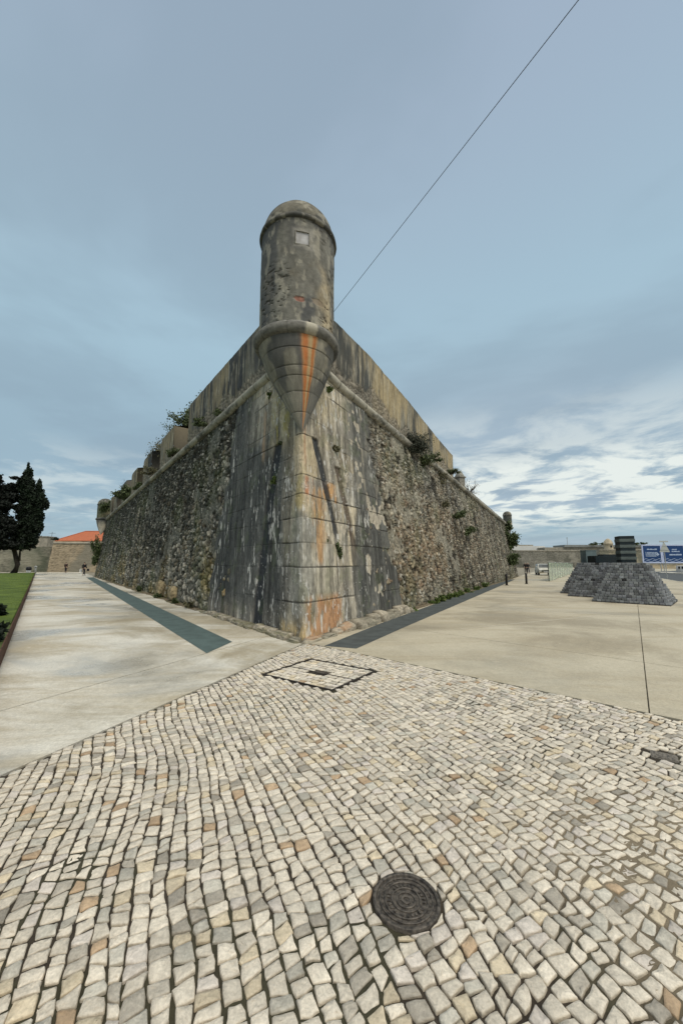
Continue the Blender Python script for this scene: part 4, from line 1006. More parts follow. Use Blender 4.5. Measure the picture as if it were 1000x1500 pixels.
# ---- dirt and leaf litter gathered along the foot of the rubble walls
for sd, n, d, sa, sb in (('L', nL, dL, 6.6, 48), ('R', nR, dR, 5.9, 44)):
    s1_ = np.arange(sa, sb, .06); t1_ = np.linspace(0, 1, 9); S, T = np.meshgrid(s1_, t1_, indexing='ij')
    wd_ = .10+.28*fbm(S*1.3, S*0+3, 4, 301)*(1 if sd == 'L' else .7); o_ = -.12+T*(wd_+.12)
    zq = .0215+.055*(1-T)**1.5*fbm(S*4, T*2, 3, 302)+.006*fbm(S*20, T*9, 2, 303)-.006*(T > .99)
    P_ = C0+d*S[..., None]+n*o_[..., None]+np.array([0, 0, 1])*zq[..., None]
    c = lerp((.075, .055, .032), (.17, .14, .09), fbm(S*5, T*4, 4, 304))*(.4+1.2*fbm(S*17, T*12, 3, 305))[..., None]; c = lerp(c, (.05, .07, .02), ss(fbm(S*1.5, T, 3, 306), .52, .65)*.5)
    fa = grid_faces(*S.shape); me = mesh_fast('dirt_strip', P_, fa if sd == 'R' else fa[:, ::-1], c); o = bpy.data.objects.new('dirt_strip', me); COL.objects.link(o); me.materials.append(M_soil); o['kind'] = 'structure'

# ---- lawn grass: short blades near, all one object
rng = np.random.default_rng(5)
nb_ = 60000
s_ = -4+62*rng.random(nb_)**1.7; o_ = .06+30*rng.random(nb_)**1.8
p_ = K0+np.outer(s_, kd)+np.outer(o_, kn)
inp = (s_ < 3.2) & (o_ < 3)
p_ = p_[~inp]; n_b = len(p_); dist = np.linalg.norm(p_, axis=1); hgt = rng.uniform(.03, .06, n_b); wd = .006*np.maximum(1, dist/9); th = rng.random(n_b)*6.28
dx = np.cos(th)*wd; dy = np.sin(th)*wd; lx, ly = rng.normal(0, .015, (2, n_b))
v = np.stack([np.c_[p_[:, 0]-dx, p_[:, 1]-dy, np.full(n_b, LAWN_Z-.03)], np.c_[p_[:, 0]+dx, p_[:, 1]+dy, np.full(n_b, LAWN_Z-.03)], np.c_[p_[:, 0]+lx+dx*.2, p_[:, 1]+ly+dy*.2, LAWN_Z-.03+hgt], np.c_[p_[:, 0]+lx-dx*.2, p_[:, 1]+ly-dy*.2, LAWN_Z-.03+hgt]], 1).reshape(-1, 3)
M_blade = plain('grass_blade', (.075, .125, .012), .25, .8, .7, bs=0, c2=(.12, .165, .022))
me = mesh_fast('grass', v, np.arange(4*n_b).reshape(-1, 4), None, False); me.materials.append(M_blade)
o = bpy.data.objects.new('grass', me); COL.objects.link(o); tag(o, 'short bright green lawn grass behind the rusty edging', 'grass', kind='stuff')
gt = [tuple(K0+kd*3.2+kn*.04), tuple(K0+kd*61+kn*.04), tuple(K0+kd*61+kn*74), tuple(K0+kd*3.2+kn*74)]
sheet('lawn', gt, LAWN_Z+.008, plain('lawn_green', (.055, .095, .010), .35, 1.2, .95, bs=.8, bd=.03, c2=(.105, .15, .02)))
# dark leafy plants in the bed at the near end of the lawn
for i_, (px, py, r_, lb) in enumerate(((-14, 938, .22, 'dark leafy plant at the left picture edge, in the bed behind the edging'), (-9, 903, .26, 'dark leafy plant farther back at the left picture edge'))):
    q = G(px, py, LAWN_Z); B(q+np.array([0, 0, r_*.6]), (r_, r_, r_*.8), lb, 'plant', M_dark_leaf, .10, 500, 80+i_, 'dark bedding plants', 'bedding_plant', stretch=2.2)

# ---- trees
def tree(name, loc, label, clumps, trunk, n, leaf, mat, seed, up=0.0, limbs=(), stretch=1.7):
    t = empty(name, tuple(loc), label, 'tree'); rng = np.random.default_rng(seed)
    mb = MB(); mb.tube(*trunk, 10)
    for l in limbs: mb.tube(l[0], l[1], 7)
    mb.build('trunk', M_bark, t, True)
    wts = np.array([c[3]*c[4]*c[5] for c in clumps])**.75; wts /= wts.sum(); cen = []
    for c, w_ in zip(clumps, wts):
        k = int(n*w_); d = rng.normal(size=(k, 3)); d /= np.linalg.norm(d, axis=1, keepdims=True); rr = rng.random((k, 1))**.42
        # bumpy clump outline
        bump_ = 1+.28*np.sin(d[:, :1]*7+c[0]*3+seed)*np.sin(d[:, 1:2]*6+c[1])*np.cos(d[:, 2:]*8+c[2])
        cen.append(np.array(c[:3])+d*rr*bump_*np.array(c[3:6]))
    leaf_obj('crown', np.concatenate(cen), leaf, mat, t, seed+1, stretch, up); return t
yc = 52.0; tb = AT(20, 836, yc); tb[2] = LAWN_Z
def rel(px, py): q = AT(px, py, yc); return (q[0]-tb[0], q[2]-tb[2])
cl = []
rngc = np.random.default_rng(3)
def putc(px, py, wpx, hpx, dep=None):
    x, z = rel(px, py); k = yc/FPX; cl.append((x, 0 if dep is None else dep, z, wpx*k/2, wpx*k/2, hpx*k/2))
for px, py, w_, h_ in ((41, 686, 4, 22), (40, 698, 12, 26), (43, 695, 9, 24), (38, 712, 22, 30), (42, 728, 28, 34), (40, 748, 30, 36), (44, 765, 30, 34), (40, 782, 30, 30), (37, 796, 26, 20), (56, 724, 9, 38), (60, 735, 12, 26), (65, 738, 9, 20), (58, 756, 12, 26), (59, 772, 9, 16), (30, 790, 22, 22), (48, 792, 14, 18), (31, 706, 10, 12), (26, 798, 22, 14)): putc(px, py, w_, h_)
for q in range(26):
    px = 41+rngc.normal()*9; py = 700+rngc.random()*100; putc(px, py, 6, 16, rngc.normal()*.8)
x1, z1 = rel(22, 806); x2, z2 = rel(24, 780)
tree('cypress_tree', tb, 'tall pointed dark cypress with a leaning trunk, right of the spreading tree', cl, ([(0, 0, -.1), (.45, 0, 1.1), (x1-.1, 0, z1), (x2+.6, 0, z2), (x2+1.2, 0, z2+3)], [.42, .30, .26, .2, .1]), 30000, .20, M_dark_leaf, 11, up=.8,
     limbs=[([(.5, 0, 1.3), (x1-.7, .2, z1+.5), (x1-1.3, .3, z1+1.6)], [.2, .14, .08]), ([(.6, 0, 1.6), (x1+.5, .2, z1+.8), (x1+1.1, .2, z1+1.6)], [.16, .1, .06])])
yb = 50.0; tb2 = AT(-18, 838, yb); tb2[2] = LAWN_Z; yc = yb
tb_, tb = tb, tb2; cl = []
for px, py, w_, h_ in ((-22, 704, 46, 26), (0, 700, 26, 14), (8, 712, 24, 14), (-8, 716, 40, 20), (4, 728, 34, 16), (12, 726, 26, 12), (-14, 740, 50, 26), (10, 740, 22, 12), (2, 758, 30, 22), (14, 768, 30, 18), (-20, 770, 60, 34), (8, 786, 34, 24), (14, 798, 30, 14), (-14, 796, 56, 24), (26, 745, 6, 8), (19, 699, 14, 5), (24, 775, 14, 14)): putc(px, py, w_, h_, rngc.normal()*.8)
tree('spreading_tree', tb2, 'broad nearly black tree at the left picture edge with sky showing through', cl, ([(0, 0, -.1), (.2, 0, 2), (.4, 0, 5), (.6, 0, 10)], [.5, .4, .3, .12]), 26000, .22, M_black_leaf, 12, up=.2,
     limbs=[([(.2, 0, 2.4), (1.6, 0, 4.5), (2.6, 0, 7)], [.22, .15, .08]), ([(.3, 0, 3), (-2, 0, 6), (-3, .3, 9)], [.22, .15, .08])])
tb = tb_

# ================================================================== FAR WALLS AND BUILDINGS
def facing(name, px0, px1, y0, y1, ztop, label, tone, cat='wall', seed=0, lean=.12, band=True, parent=None, mat=M_rubble, zb=0, cell=(.5, .35), depth=3.0):
    """a battered wall between two pixel columns at two distances, closed body with thickness"""
    a = np.array([(px0-500)/568*y0, y0, 0]); b = np.array([(px1-500)/568*y1, y1, 0]); L = np.linalg.norm(b-a); d = (b-a)/L; n = np.array([d[1], -d[0], 0])
    t = empty(name, tuple(a), label, cat) if parent is None else parent
    nu = int(min(420, L/.28)); u = np.linspace(0, 1, max(nu, 20)); z = np.linspace(0, 1, 50); U, T = np.meshgrid(u, z, indexing='ij')
    zt = np.broadcast_to(ztop(U*L) if callable(ztop) else ztop, U.shape); S = U*L; Zz = zb+T*(zt-zb)
    f1, f2, ci, cj = worley(S/cell[0], Zz/cell[1], seed, .9); body = ss(f2-f1, .02, .25)
    c = lerp(tone[0], tone[1], _h(ci, cj, seed+1)*.6+.4*fbm(S*.3, Zz*.3, 3, seed+2))*(.55+.45*body)[..., None]
    c = lerp(c, tone[2], ss(fbm(S*.45, Zz*.13, 4, seed+3), .48, .64)*.85); c = lerp(c, np.array(tone[1])*1.25, ss(fbm(S*.25+9, Zz*.5, 4, seed+4), .58, .68)*.5)
    P_ = (d*S[..., None])+n*(-(Zz-zb)*lean+.06*body+.15*(fbm(S*.3, Zz*.3, 3, seed+5)-.5))[..., None]+np.array([0, 0, 1])*Zz[..., None]
    me = mesh_fast('wall_face', P_, grid_faces(*U.shape), c); o = bpy.data.objects.new('wall_face', me); COL.objects.link(o); me.materials.append(mat); o.parent = t
    mb = MB(); zt1 = float(np.asarray(ztop(0.) if callable(ztop) else ztop)); zt2 = float(np.asarray(ztop(L) if callable(ztop) else ztop))
    q = [Vector(-n*((zt1-zb)*lean-.05))+Vector((0, 0, zt1)), Vector(d*L-n*((zt2-zb)*lean-.05))+Vector((0, 0, zt2))]; back = Vector(-n*(depth+1))
    mb.add([q[0], q[1], q[1]+back, q[0]+back, q[0]+back-Vector((0, 0, zt1)), q[1]+back-Vector((0, 0, zt2)), Vector((0, 0, 0)), Vector(d*L)], [(0, 1, 2, 3), (3, 2, 5, 4), (0, 3, 4, 6), (1, 7, 5, 2)])
    mb.build('wall_body', M_farstone, t)
    if band:
        mb = MB(); pts = [d*s-n*(float(np.asarray(ztop(s) if callable(ztop) else ztop))-zb-.0)*lean+n*.12+np.array([0, 0, float(np.asarray(ztop(s) if callable(ztop) else ztop))-.35]) for s in np.linspace(0, L, 12)]
        mb.tube(pts, .17, 8); mb.build('cordon', M_farstone, t, True)
    return t
M_farstone = plain('far_stone', (.26, .245, .20), .25, 1.2, .95, c2=(.34, .31, .25))
TAN = ((.22, .18, .12), (.33, .27, .185), (.17, .16, .125)); DUL = ((.12, .12, .095), (.20, .19, .145), (.07, .08, .055)); GRY = ((.15, .145, .12), (.22, .21, .175), (.09, .09, .072))
facing('curtain_wall', 70, 168, 70, 70, 5.6, 'pale tan old stone wall across the far end of the left pavement', TAN, seed=801, lean=.16)
facing('curtain_wall', -90, 72, 64, 71, 4.6, 'dull green mossy stone wall behind the dark trees', DUL, seed=821, lean=.10, band=False)
# grey box hut on the mossy wall and the bastion edge of pale stone
hut = empty('wall_block', ((63-500)/568*74, 74, 0), 'plain grey block standing on the mossy wall left of the orange roof', 'block')
MB().box(-1.1, 1.1, -1, 1, 0, 6.55, .05).build('block_body', M_farstone, hut); MB().box(-1.2, 1.2, -1.1, 1.1, 6.55, 6.7, .03).build('coping', M_farstone, hut)
# house with hipped orange roof behind the tan wall
hs = empty('tiled_house', ((120-500)/568*84, 84, 0), 'house with a hipped orange tile roof behind the tan wall', 'house')
m_tile, nt, b_ = newmat('roof_tile'); vec = coords(nt)
wv = nt.nodes.new('ShaderNodeTexWave'); nt.links.new(vec, wv.inputs['Vector']); wv.inputs['Scale'].default_value = 3.5; wv.inputs['Distortion'].default_value = .6
nn_ = noise(nt, vec, 2.5, 5, .6); nt.links.new(mix(nt, nn_, (.34, .085, .035), (.46, .15, .065)), b_.inputs['Base Color']); bump(nt, b_, wv.outputs[0], .6, .05); b_.inputs['Roughness'].default_value = .9
x0, x1 = (76-120)/568*84, (200-120)/568*84; ez = 6.5; rz_ = 8.9; yb_ = 9.0
MB().box(x0+.5, x1-.5, .6, yb_-.6, 0, ez, .02).build('wall', plain('render_wall', (.50, .45, .36), .1, 1, .9), hs)
xr0, xr1 = (101-120)/568*84, x1-4
MB().add([(x0, 0, ez), (x1, 0, ez), (x1, yb_, ez), (x0, yb_, ez), (xr0, yb_/2, rz_), (xr1, yb_/2, rz_), (x0, 0, ez-.12), (x1, 0, ez-.12), (x1, yb_, ez-.12), (x0, yb_, ez-.12)],
         [(0, 1, 5, 4), (1, 2, 5), (2, 3, 4, 5), (3, 0, 4), (6, 7, 1, 0), (7, 8, 2, 1), (8, 9, 3, 2), (9, 6, 0, 3), (9, 8, 7, 6)]).build('roof', m_tile, hs)
mb = MB(); mb.tube([(x0, 0, ez+.03), (xr0, yb_/2, rz_+.03)], .10, 6); mb.tube([(xr0, yb_/2, rz_+.03), (xr1, yb_/2, rz_+.03)], .10, 6); mb.tube([(xr1, yb_/2, rz_+.03), (x1, 0, ez+.03)], .10, 6); mb.build('ridge', m_tile, hs)
# aerial
ae = empty('tv_aerial', ((72-500)/568*80, 80, 5.8), 'thin television aerial beside the orange roof', 'aerial')
mb = MB(); mb.tube([(0, 0, 0), (0, 0, 2.3)], .035, 5); mb.tube([(-.6, 0, 2.0), (.6, 0, 2.0)], .03, 5); mb.build('mast', M_steel_dark, ae)
mb = MB()
for k in range(7): mb.tube([(-.6+k*.2, -.25, 2.0), (-.6+k*.2, .25, 2.0)], .015, 4)
mb.build('elements', M_steel_dark, ae)
B(np.array([(77-500)/568*73, 73, 6.3]), (.9, .5, .5), 'dark shrub at the left end of the orange roof', leaf=.16, n=500, seed=90, mat=M_dark_leaf, name='shrub')
# right side: the long far wall, its upper works, a small sentry dome
FW = 145.0
facing('curtain_wall', 700, 905, FW, FW, lambda s: 6.5+0*s, 'long grey stone wall closing the view beyond the parked car', GRY, seed=841, lean=.08, cell=(.9, .6))
facing('curtain_wall', 880, 1090, FW-6, FW-12, lambda s: 6.6+0*s, 'tan and grey stone wall behind the blue panels', ((.18, .165, .12), (.28, .25, .18), (.13, .13, .10)), seed=861, lean=.08, cell=(.9, .6))
up = empty('upper_building', ((915-500)/568*(FW+14), FW+14, 0), 'low flat grey parapet building above the far wall', 'building')
x0, x1 = (799-915)/568*(FW+14), (1100-915)/568*(FW+14)
MB().box(x0, x1, 0, 10, 0, 8.1, .05).build('wall', M_farstone, up); x0 = (827-915)/568*(FW+14)
MB().box(x0, x1, -.6, 8, 8.1, 9.1, .05).build('upper_wall', plain('grey_render', (.20, .21, .20), .15, .8, .9), up)
wh = empty('white_building', ((772-500)/568*(FW+20), FW+20, 0), 'low pale building just right of the bastion end', 'building')
MB().box(-6.5, 8, 0, 9, 0, 8.9, .05).build('wall', plain('pale_render', (.55, .55, .52), .06, .5, .9), wh); MB().box(-6.5, 3.5, 1, 8, 8.9, 9.5, .04).build('roof', M_farstone, wh)
dt = empty('small_sentry_dome', ((893-500)/568*(FW-4), FW-4, 0), 'small domed sentry box on the corner of the far wall', 'sentry box')
MB().lathe([(.3, 4.2), (1.5, 5.9), (1.75, 6.2), (1.45, 6.4), (1.4, 8.4), (1.6, 8.6), (1.5, 8.8), (1.2, 9.7), (.6, 10.3), (.15, 10.6)], 24).build('body', plain('sandstone', (.36, .31, .22), .2, .8, .9), dt, True)
MB().box(-.25, .25, -1.6, -1.3, 7.3, 8.0, .02).build('window_slot', M_black, dt)
for i_, (px, r_, lb) in enumerate(((872, 1.6, 'leftmost low shrub on the far wall top'), (884, 1.2, 'small shrub left of the sentry dome on the far wall'), (934, 1.5, 'low shrub above the far wall, right of the striped tower'), (944, 1.7, 'dark low shrub above the left blue panel'))):
    B(np.array([(px-500)/568*(FW+12), FW+12, 9.5]), (r_*1.5, r_*.6, r_*.55), lb, 'shrub', M_green, .35, 260, 100+i_, name='shrub', twigs=3)
mp_ = empty('thin_mast', ((833-500)/568*(FW+16), FW+16, 8), 'thin bare mast on the far building, left of the monument', 'mast'); MB().tube([(0, 0, 0), (0, 0, 4.0)], .10, 5).build('pole', M_pole, mp_); MB().box(-.15, .15, -.15, .15, 3.9, 4.3, .02).build('tip', M_pole, mp_)
# low tan wall under the panels
lw = empty('low_wall', ((930-500)/568*112, 112, 0), 'low plain tan wall beyond the road, below the blue panels', 'wall')
MB().box(0, 60, 0, .5, 0, 1.15, .03).build('wall', plain('tan_render', (.34, .29, .20), .12, .6, .9), lw); MB().box(-.1, 60.1, -.1, .6, 1.15, 1.3, .02).build('coping', M_farstone, lw)

# ================================================================== BLUE PANELS
def panel(px0, px1, lab, kind):
    yy = 62.0; k = yy/568; x0, x1 = (px0-500)*k, (px1-500)*k; zb_, zt_ = 1.62, 4.55
    t = empty('information_panel', ((x0+x1)/2, yy, 0), lab, 'panel', 'blue information panels beyond the road'); w_ = (x1-x0)/2
    MB().box(-w_, w_, -.04, .04, zb_, zt_, .01).build('panel', M_blue, t)
    mb = MB(); f = .17
    mb.box(-w_-.02, w_+.02, -.075, .045, zt_-f, zt_+.02, .01); mb.box(-w_-.02, w_+.02, -.075, .045, zb_-.02, zb_+f, .01); mb.box(-w_-.02, -w_+f, -.073, .043, zb_+f, zt_-f, .01); mb.box(w_-f, w_+.02, -.073, .043, zb_+f, zt_-f, .01)
    mb.build('frame', M_frame, t)
    rg = random.Random(kind)
    def word(x, z, ww, hh):
        mb = MB()
        q = x
        while q < x+ww: lw_ = hh*rg.uniform(.35, .7); mb.box(q, q+lw_*.75, -.052, -.041, z, z+hh*rg.choice((.7, 1, 1)), .0); q += lw_
        mb.build('lettering', M_text, t)
    if kind == 1:
        word(-.75, 3.72, 1.6, .20); mb = MB(); mb.box(-1.0, -.93, -.052, -.041, 2.65, 3.4); mb.build('vertical_bar', M_text, t); mb = MB()
        for r_ in range(4): word(-.82, 2.68+r_*.19, 1.5+.2*(r_ % 2), .12)
        mb.add([(.55, -.052, 3.0), (.95, -.052, 3.3), (.95, -.052, 3.12), (1.12, -.052, 3.12), (1.12, -.052, 2.9), (.95, -.052, 2.9), (.95, -.052, 2.7)], [(0, 1, 2, 3, 4, 5, 6)]); mb.build('arrow', M_text, t)
    else:
        word(-.2, 3.72, .8, .16); word(-.25, 3.38, 1.2, .2); word(-.7, 2.85, 1.9, .22)
    for r_ in range(2):
        mb = MB(); z0_ = 1.95+r_*.28; xs_ = np.linspace(-w_+.2, w_-.2, 60); yv = z0_+.09*np.sin(xs_*6+r_*1.5)
        vs = [(x, -.052, z+e) for x, z in zip(xs_, yv) for e in (-.025, .03)]; mb.add(vs, [(2*i, 2*i+2, 2*i+3, 2*i+1) for i in range(59)]); mb.build('wave_line', M_text, t)
    for sx in (-1, 1): MB().box(sx*(w_-.2)-.05, sx*(w_-.2)+.05, .05, .15, 0, 1.7, .01).build('leg', M_pole, t)
panel(941.5, 970, 'left blue information panel with pale frame and white wave lines', 1)
panel(970.6, 1004, 'right blue panel with wave lines, behind the triangular road sign', 2)
# triangular sign seen from behind
sp_ = G(977, 848); ts = empty('road_sign', tuple(sp_), 'triangular road sign on a pole, seen from behind, at the road edge', 'road sign')
MB().tube([(0, 0, 0), (0, 0, 3.85)], .04, 10).build('pole', M_pole, ts)
mb = MB(); zb_ = 2.75; hw = .55; hh = .98; tri = [(-hw, zb_), (hw, zb_), (.05, zb_+hh), (-.05, zb_+hh)]
mb.add([(x, y, z) for y in (-.05, -.075) for x, z in tri], [(0, 1, 2, 3), (7, 6, 5, 4), (0, 4, 5, 1), (1, 5, 6, 2), (2, 6, 7, 3), (3, 7, 4, 0)]); mb.build('sign_plate', M_signback, ts)
mb = MB(); mb.box(-.40, .40, -.095, -.076, zb_+.18, zb_+.23, .003); mb.box(-.2, .2, -.095, -.076, zb_+.60, zb_+.64, .003); mb.build('bracket', M_pole, ts)
mb = MB(); mb.box(-.45, .45, -.075, -.05, 3.78, 3.92, .005); mb.build('upper_plate', M_signback, ts)
# round planter on the traffic island
rp_ = np.array([53.4, 58.5, 0]); pl = empty('round_planter', tuple(rp_), 'round pale planter with dark square openings on the traffic island', 'planter')
MB().lathe([(2.3, 0), (2.35, .1), (2.3, 1.2), (2.2, 1.25), (2.0, 1.25), (1.95, .9), (.01, .9)], 40).build('drum', plain('planter_concrete', (.45, .44, .42), .15, 2, .9, bs=.5, bd=.02), pl, True)
for k in range(14):
    th = -math.pi/2+(k-6.5)*.26; MB().box(-.15, .15, -.05, .05, .78, 1.12, .01, rz=th+math.pi/2, c=(2.33*math.cos(th), 2.33*math.sin(th), 0)).build('opening', M_black, pl)
ki = MB(); ki.lathe([(4.4, 0), (4.4, .14), (4.3, .17), (.01, .17)], 48); tag(ki.build('traffic_island', plain('kerb_stone', (.42, .40, .35), .1, 2, .9)), kind='structure').location = Vector(rp_)+Vector((0, 0, .027))
# kerb at the road edge
kb = MB(); rp2 = [Vector((*p, 0)) for p in road[:7]]
for a, b__ in zip(rp2, rp2[1:]):
    d = (b__-a).normalized(); n = Vector((-d.y, d.x, 0)); kb.add([a+n*.12+Vector((0, 0, z)) for z in (0, .034)]+[b__+n*.12+Vector((0, 0, z)) for z in (0, .034)]+[b__+Vector((0, 0, z)) for z in (0, .034)]+[a+Vector((0, 0, z)) for z in (0, .034)], [(0, 2, 3, 1), (2, 4, 5, 3), (4, 6, 7, 5), (6, 0, 1, 7), (1, 3, 5, 7)])
kb.build('road_kerb', M_line)['kind'] = 'structure'

# ================================================================== SETT PYRAMIDS AND WHAT STANDS ON THEM
def pyramid(loc, ang, base, top, courses, label, seed):
    rg = np.random.default_rng(seed); hgt = 1.6/15
    V = []; F_ = []; CC = []; b = 0
    for k in range(courses):
        half = (base+(top-base)*k/(courses-1))/2; z0_ = k*hgt; nst = max(4, int(half*2/.15)); step = half*2/nst
        for side in range(4):
            for q in range(nst):
                if rg.random() < .012: continue
                x0_ = -half+q*step+(.5*step if k % 2 else 0)*0; wj = rg.uniform(.004, .009); dpt = .14; jut = rg.normal(.004, .013)
                xa, xb = x0_+wj, x0_+step-wj; ya, yb__ = -half-jut, -half+dpt
                if k % 2 and q in (0, nst-1): ya += .004
                zc0, zc1 = z0_+.002, z0_+hgt-.004+rg.normal(0, .003)
                ch = .010
                pts = [(xa, ya+ch, zc0), (xb, ya+ch, zc0), (xa+ch, ya, zc0+ch), (xb-ch, ya, zc0+ch), (xa+ch, ya, zc1-ch), (xb-ch, ya, zc1-ch), (xa, ya+ch, zc1), (xb, ya+ch, zc1), (xa, yb__, zc1), (xb, yb__, zc1), (xa, yb__, zc0), (xb, yb__, zc0)]
                r_ = side*math.pi/2; cs, sn = math.cos(r_), math.sin(r_)
                V += [(x*cs-y*sn, x*sn+y*cs, z) for x, y, z in pts]
                F_ += [[b+i for i in f] for f in ((0, 1, 3, 2), (2, 3, 5, 4), (4, 5, 7, 6), (6, 7, 9, 8), (0, 2, 4, 6), (1, 7, 5, 3), (0, 6, 8, 10), (1, 11, 9, 7))]
                b += 12; g = rg.uniform(.11, .27)*(1.25 if rg.random() < .08 else 1); c_ = np.array((g*.95, g*rg.uniform(.98, 1.02), g*rg.uniform(1.0, 1.07))); CC += [c_]*12
    me = mesh_fast('sett_pyramid', V, np.array(F_), CC, False)
    t = empty('sett_pyramid', tuple(loc), label, 'stone stack', 'stepped stacks of dark granite setts'); t.rotation_euler = (0, 0, ang)
    o = bpy.data.objects.new('stacked_setts', me); COL.objects.link(o); me.materials.append(M_granite); o.parent = t
    mb = MB(); n_ = 8
    for k in range(courses):
        hf = (base+(top-base)*k/(courses-1))/2-.03; mb.box(-hf, hf, -hf, hf, k*hgt+.001, (k+1)*hgt-.012)
    mb.build('core', M_sett_core, t); MB().box(-base/2-.02, base/2+.02, -base/2-.02, base/2+.02, .0, .03).build('base_plate', M_steel_dark, t)
    return t
M_sett_core = plain('sett_core', (.04, .04, .04), .2, 10, .95)
ang = math.atan2(14.57-16.33, 12.18-10.42)
pa = np.array([10.42, 16.33]); pe = np.array([12.18, 14.57]); pdv = (pe-pa)/np.linalg.norm(pe-pa); pnv = np.array([-pdv[1], pdv[0]]); base_l = np.linalg.norm(pe-pa)
c1 = pa+pdv*base_l/2+pnv*base_l/2
pyramid((*c1, .021), ang, base_l, 1.15, 15, 'front stepped pyramid of dark granite setts, nearest and rightmost', 21)
c2 = G(832, 874)[:2]+pdv*base_l/2+pnv*base_l/2
pyramid((*c2, .022), ang, base_l, 1.25, 15, 'middle stepped pyramid of dark setts, half hidden behind the front one', 22)
c3 = G(822, 869.5)[:2]+pdv*base_l*.55+pnv*base_l/2
pyramid((*c3, .023), ang, base_l*1.1, 1.35, 15, 'rearmost stepped pyramid of dark setts, at the left', 23)
M_glassdark = plain('dark_glass', (.006, .014, .018), .2, 3, .5, bs=0); M_greenstone = plain('grey_green_slab', (.085, .105, .10), .15, 3, .6); M_sign_grey = plain('zinc', (.11, .15, .155), .15, 2, .5)
tq = np.array([(917.5-500)/568*18.2, 18.2]); tw = empty('striped_tower', (tq[0], tq[1], 1.625), 'small square tower of alternating dark and grey bands on the front pyramid', 'monument'); tw.rotation_euler = (0, 0, -.30)
for k in range(9):
    z0_ = k*.138
    if k % 2 == 0: MB().box(-.30, .30, -.30, .30, z0_, z0_+.137, .006).build('dark_band', M_glassdark, tw)
    else: MB().box(-.315, .315, -.315, .315, z0_, z0_+.137, .006).build('grey_band', M_greenstone, tw)
q = np.array([(888-500)/568*20.0, 20.0]); bx = empty('dark_box', (q[0], q[1], 1.62), 'long low black box beside the striped tower', 'box'); bx.rotation_euler = (0, 0, -.05)
MB().box(-.74, .74, -.35, .35, 0, .36, .01).build('body', M_glassdark, bx); MB().box(-.28, .44, -.25, .25, .36, .43, .01).build('lid', M_glassdark, bx)
q = np.array([(862.5-500)/568*21.4, 21.4]); gb = empty('grey_cabinet', (q[0], q[1], 1.62), 'small plain grey green cabinet left of the black box', 'cabinet')
MB().box(-.29, .29, -.25, .25, 0, .66, .01).build('body', M_sign_grey, gb); MB().box(-.31, .31, -.27, .27, .66, .69, .005).build('lid', M_sign_grey, gb)
MB().box(-.9, .9, -.45, .45, -.02, .0).build('plate', M_steel_dark, gb)
# ================================================================== GLASS SCREEN, BOLLARDS, CAR
gs = empty('glass_screen', (18.26, 34.32, 0), 'long pale green glass screen running away left of the pyramids', 'glass screen')
mg, nt, b_ = newmat('screen_glass'); b_.inputs['Base Color'].default_value = (.55, .68, .55, 1); b_.inputs['Roughness'].default_value = .12; b_.inputs['Transmission Weight'].default_value = .55; b_.inputs['IOR'].default_value = 1.2; b_.inputs['Alpha'].default_value = .75
e0 = Vector((18.26, 34.32, 0)); e1 = Vector((36.78, 61.83, 0)); gd = (e1-e0); gl_ = gd.length; ga = math.atan2(gd.y, gd.x); gs.rotation_euler = (0, 0, ga)
npn = 12
for k in range(npn): MB().box(k*gl_/npn+.03, (k+1)*gl_/npn-.03, -.012, .012, .06, 1.66, .0).build('glass_pane', mg, gs)
for k in range(npn+1): MB().box(k*gl_/npn-.025, k*gl_/npn+.025, -.03, .03, 0, 1.68, .004).build('post', M_black if k == 0 else M_pole, gs)
MB().box(-.02, gl_+.02, -.035, .035, 1.68, 1.72, .005).build('top_rail', M_pole, gs)
bo = None
for (px, py, yy, h_), lb in zip(((742, 858, 28.1, .84), (771, 856, 29.9, .80)), ('black bollard beside the foot of the right wall', 'black bollard standing out on the right pavement')):
    g = G(px, py)
    if bo is None:
        bo = empty('bollard', tuple(g), lb, 'bollard', 'black bollards'); MB().lathe([(.075, 0), (.075, h_-.04), (.06, h_), (.01, h_+.01)], 16).build('post', M_black, bo, True); MB().lathe([(.12, 0), (.12, .05), (.07, .06)], 16).build('base_plate', M_black, bo, True); srcs = [c for c in bo.children]
        bo2 = list(COL.objects)
        bparts = [o for o in COL.objects if o.parent == bo]
    else:
        n2 = bo.copy(); COL.objects.link(n2); n2.location = g; n2['label'] = lb
        for c_ in bparts: c2_ = c_.copy(); COL.objects.link(c2_); c2_.parent = n2
g = np.array([(53-500)/568*60, 60, 0]); ps = empty('bollard', tuple(g), 'short pale post at the far corner of the lawn', 'bollard')
MB().lathe([(.13, 0), (.13, .95), (.10, 1.0)], 14).build('post', M_pole, ps, True); MB().lathe([(.19, .95), (.19, 1.1), (.12, 1.18), (.01, 1.2)], 14).build('cap', M_pole, ps, True)
g = np.array([(43-500)/568*59, 59, 0]); lb_ = empty('litter_bin', tuple(g), 'small white litter bin with a black lid near the cypress', 'litter bin')
MB().lathe([(.24, 0), (.28, .5), (.28, .55)], 16).build('bin', M_white, lb_, True); MB().lathe([(.34, .55), (.38, .75), (.32, 1.0), (.1, 1.1)], 16).build('lid', M_black, lb_, True)

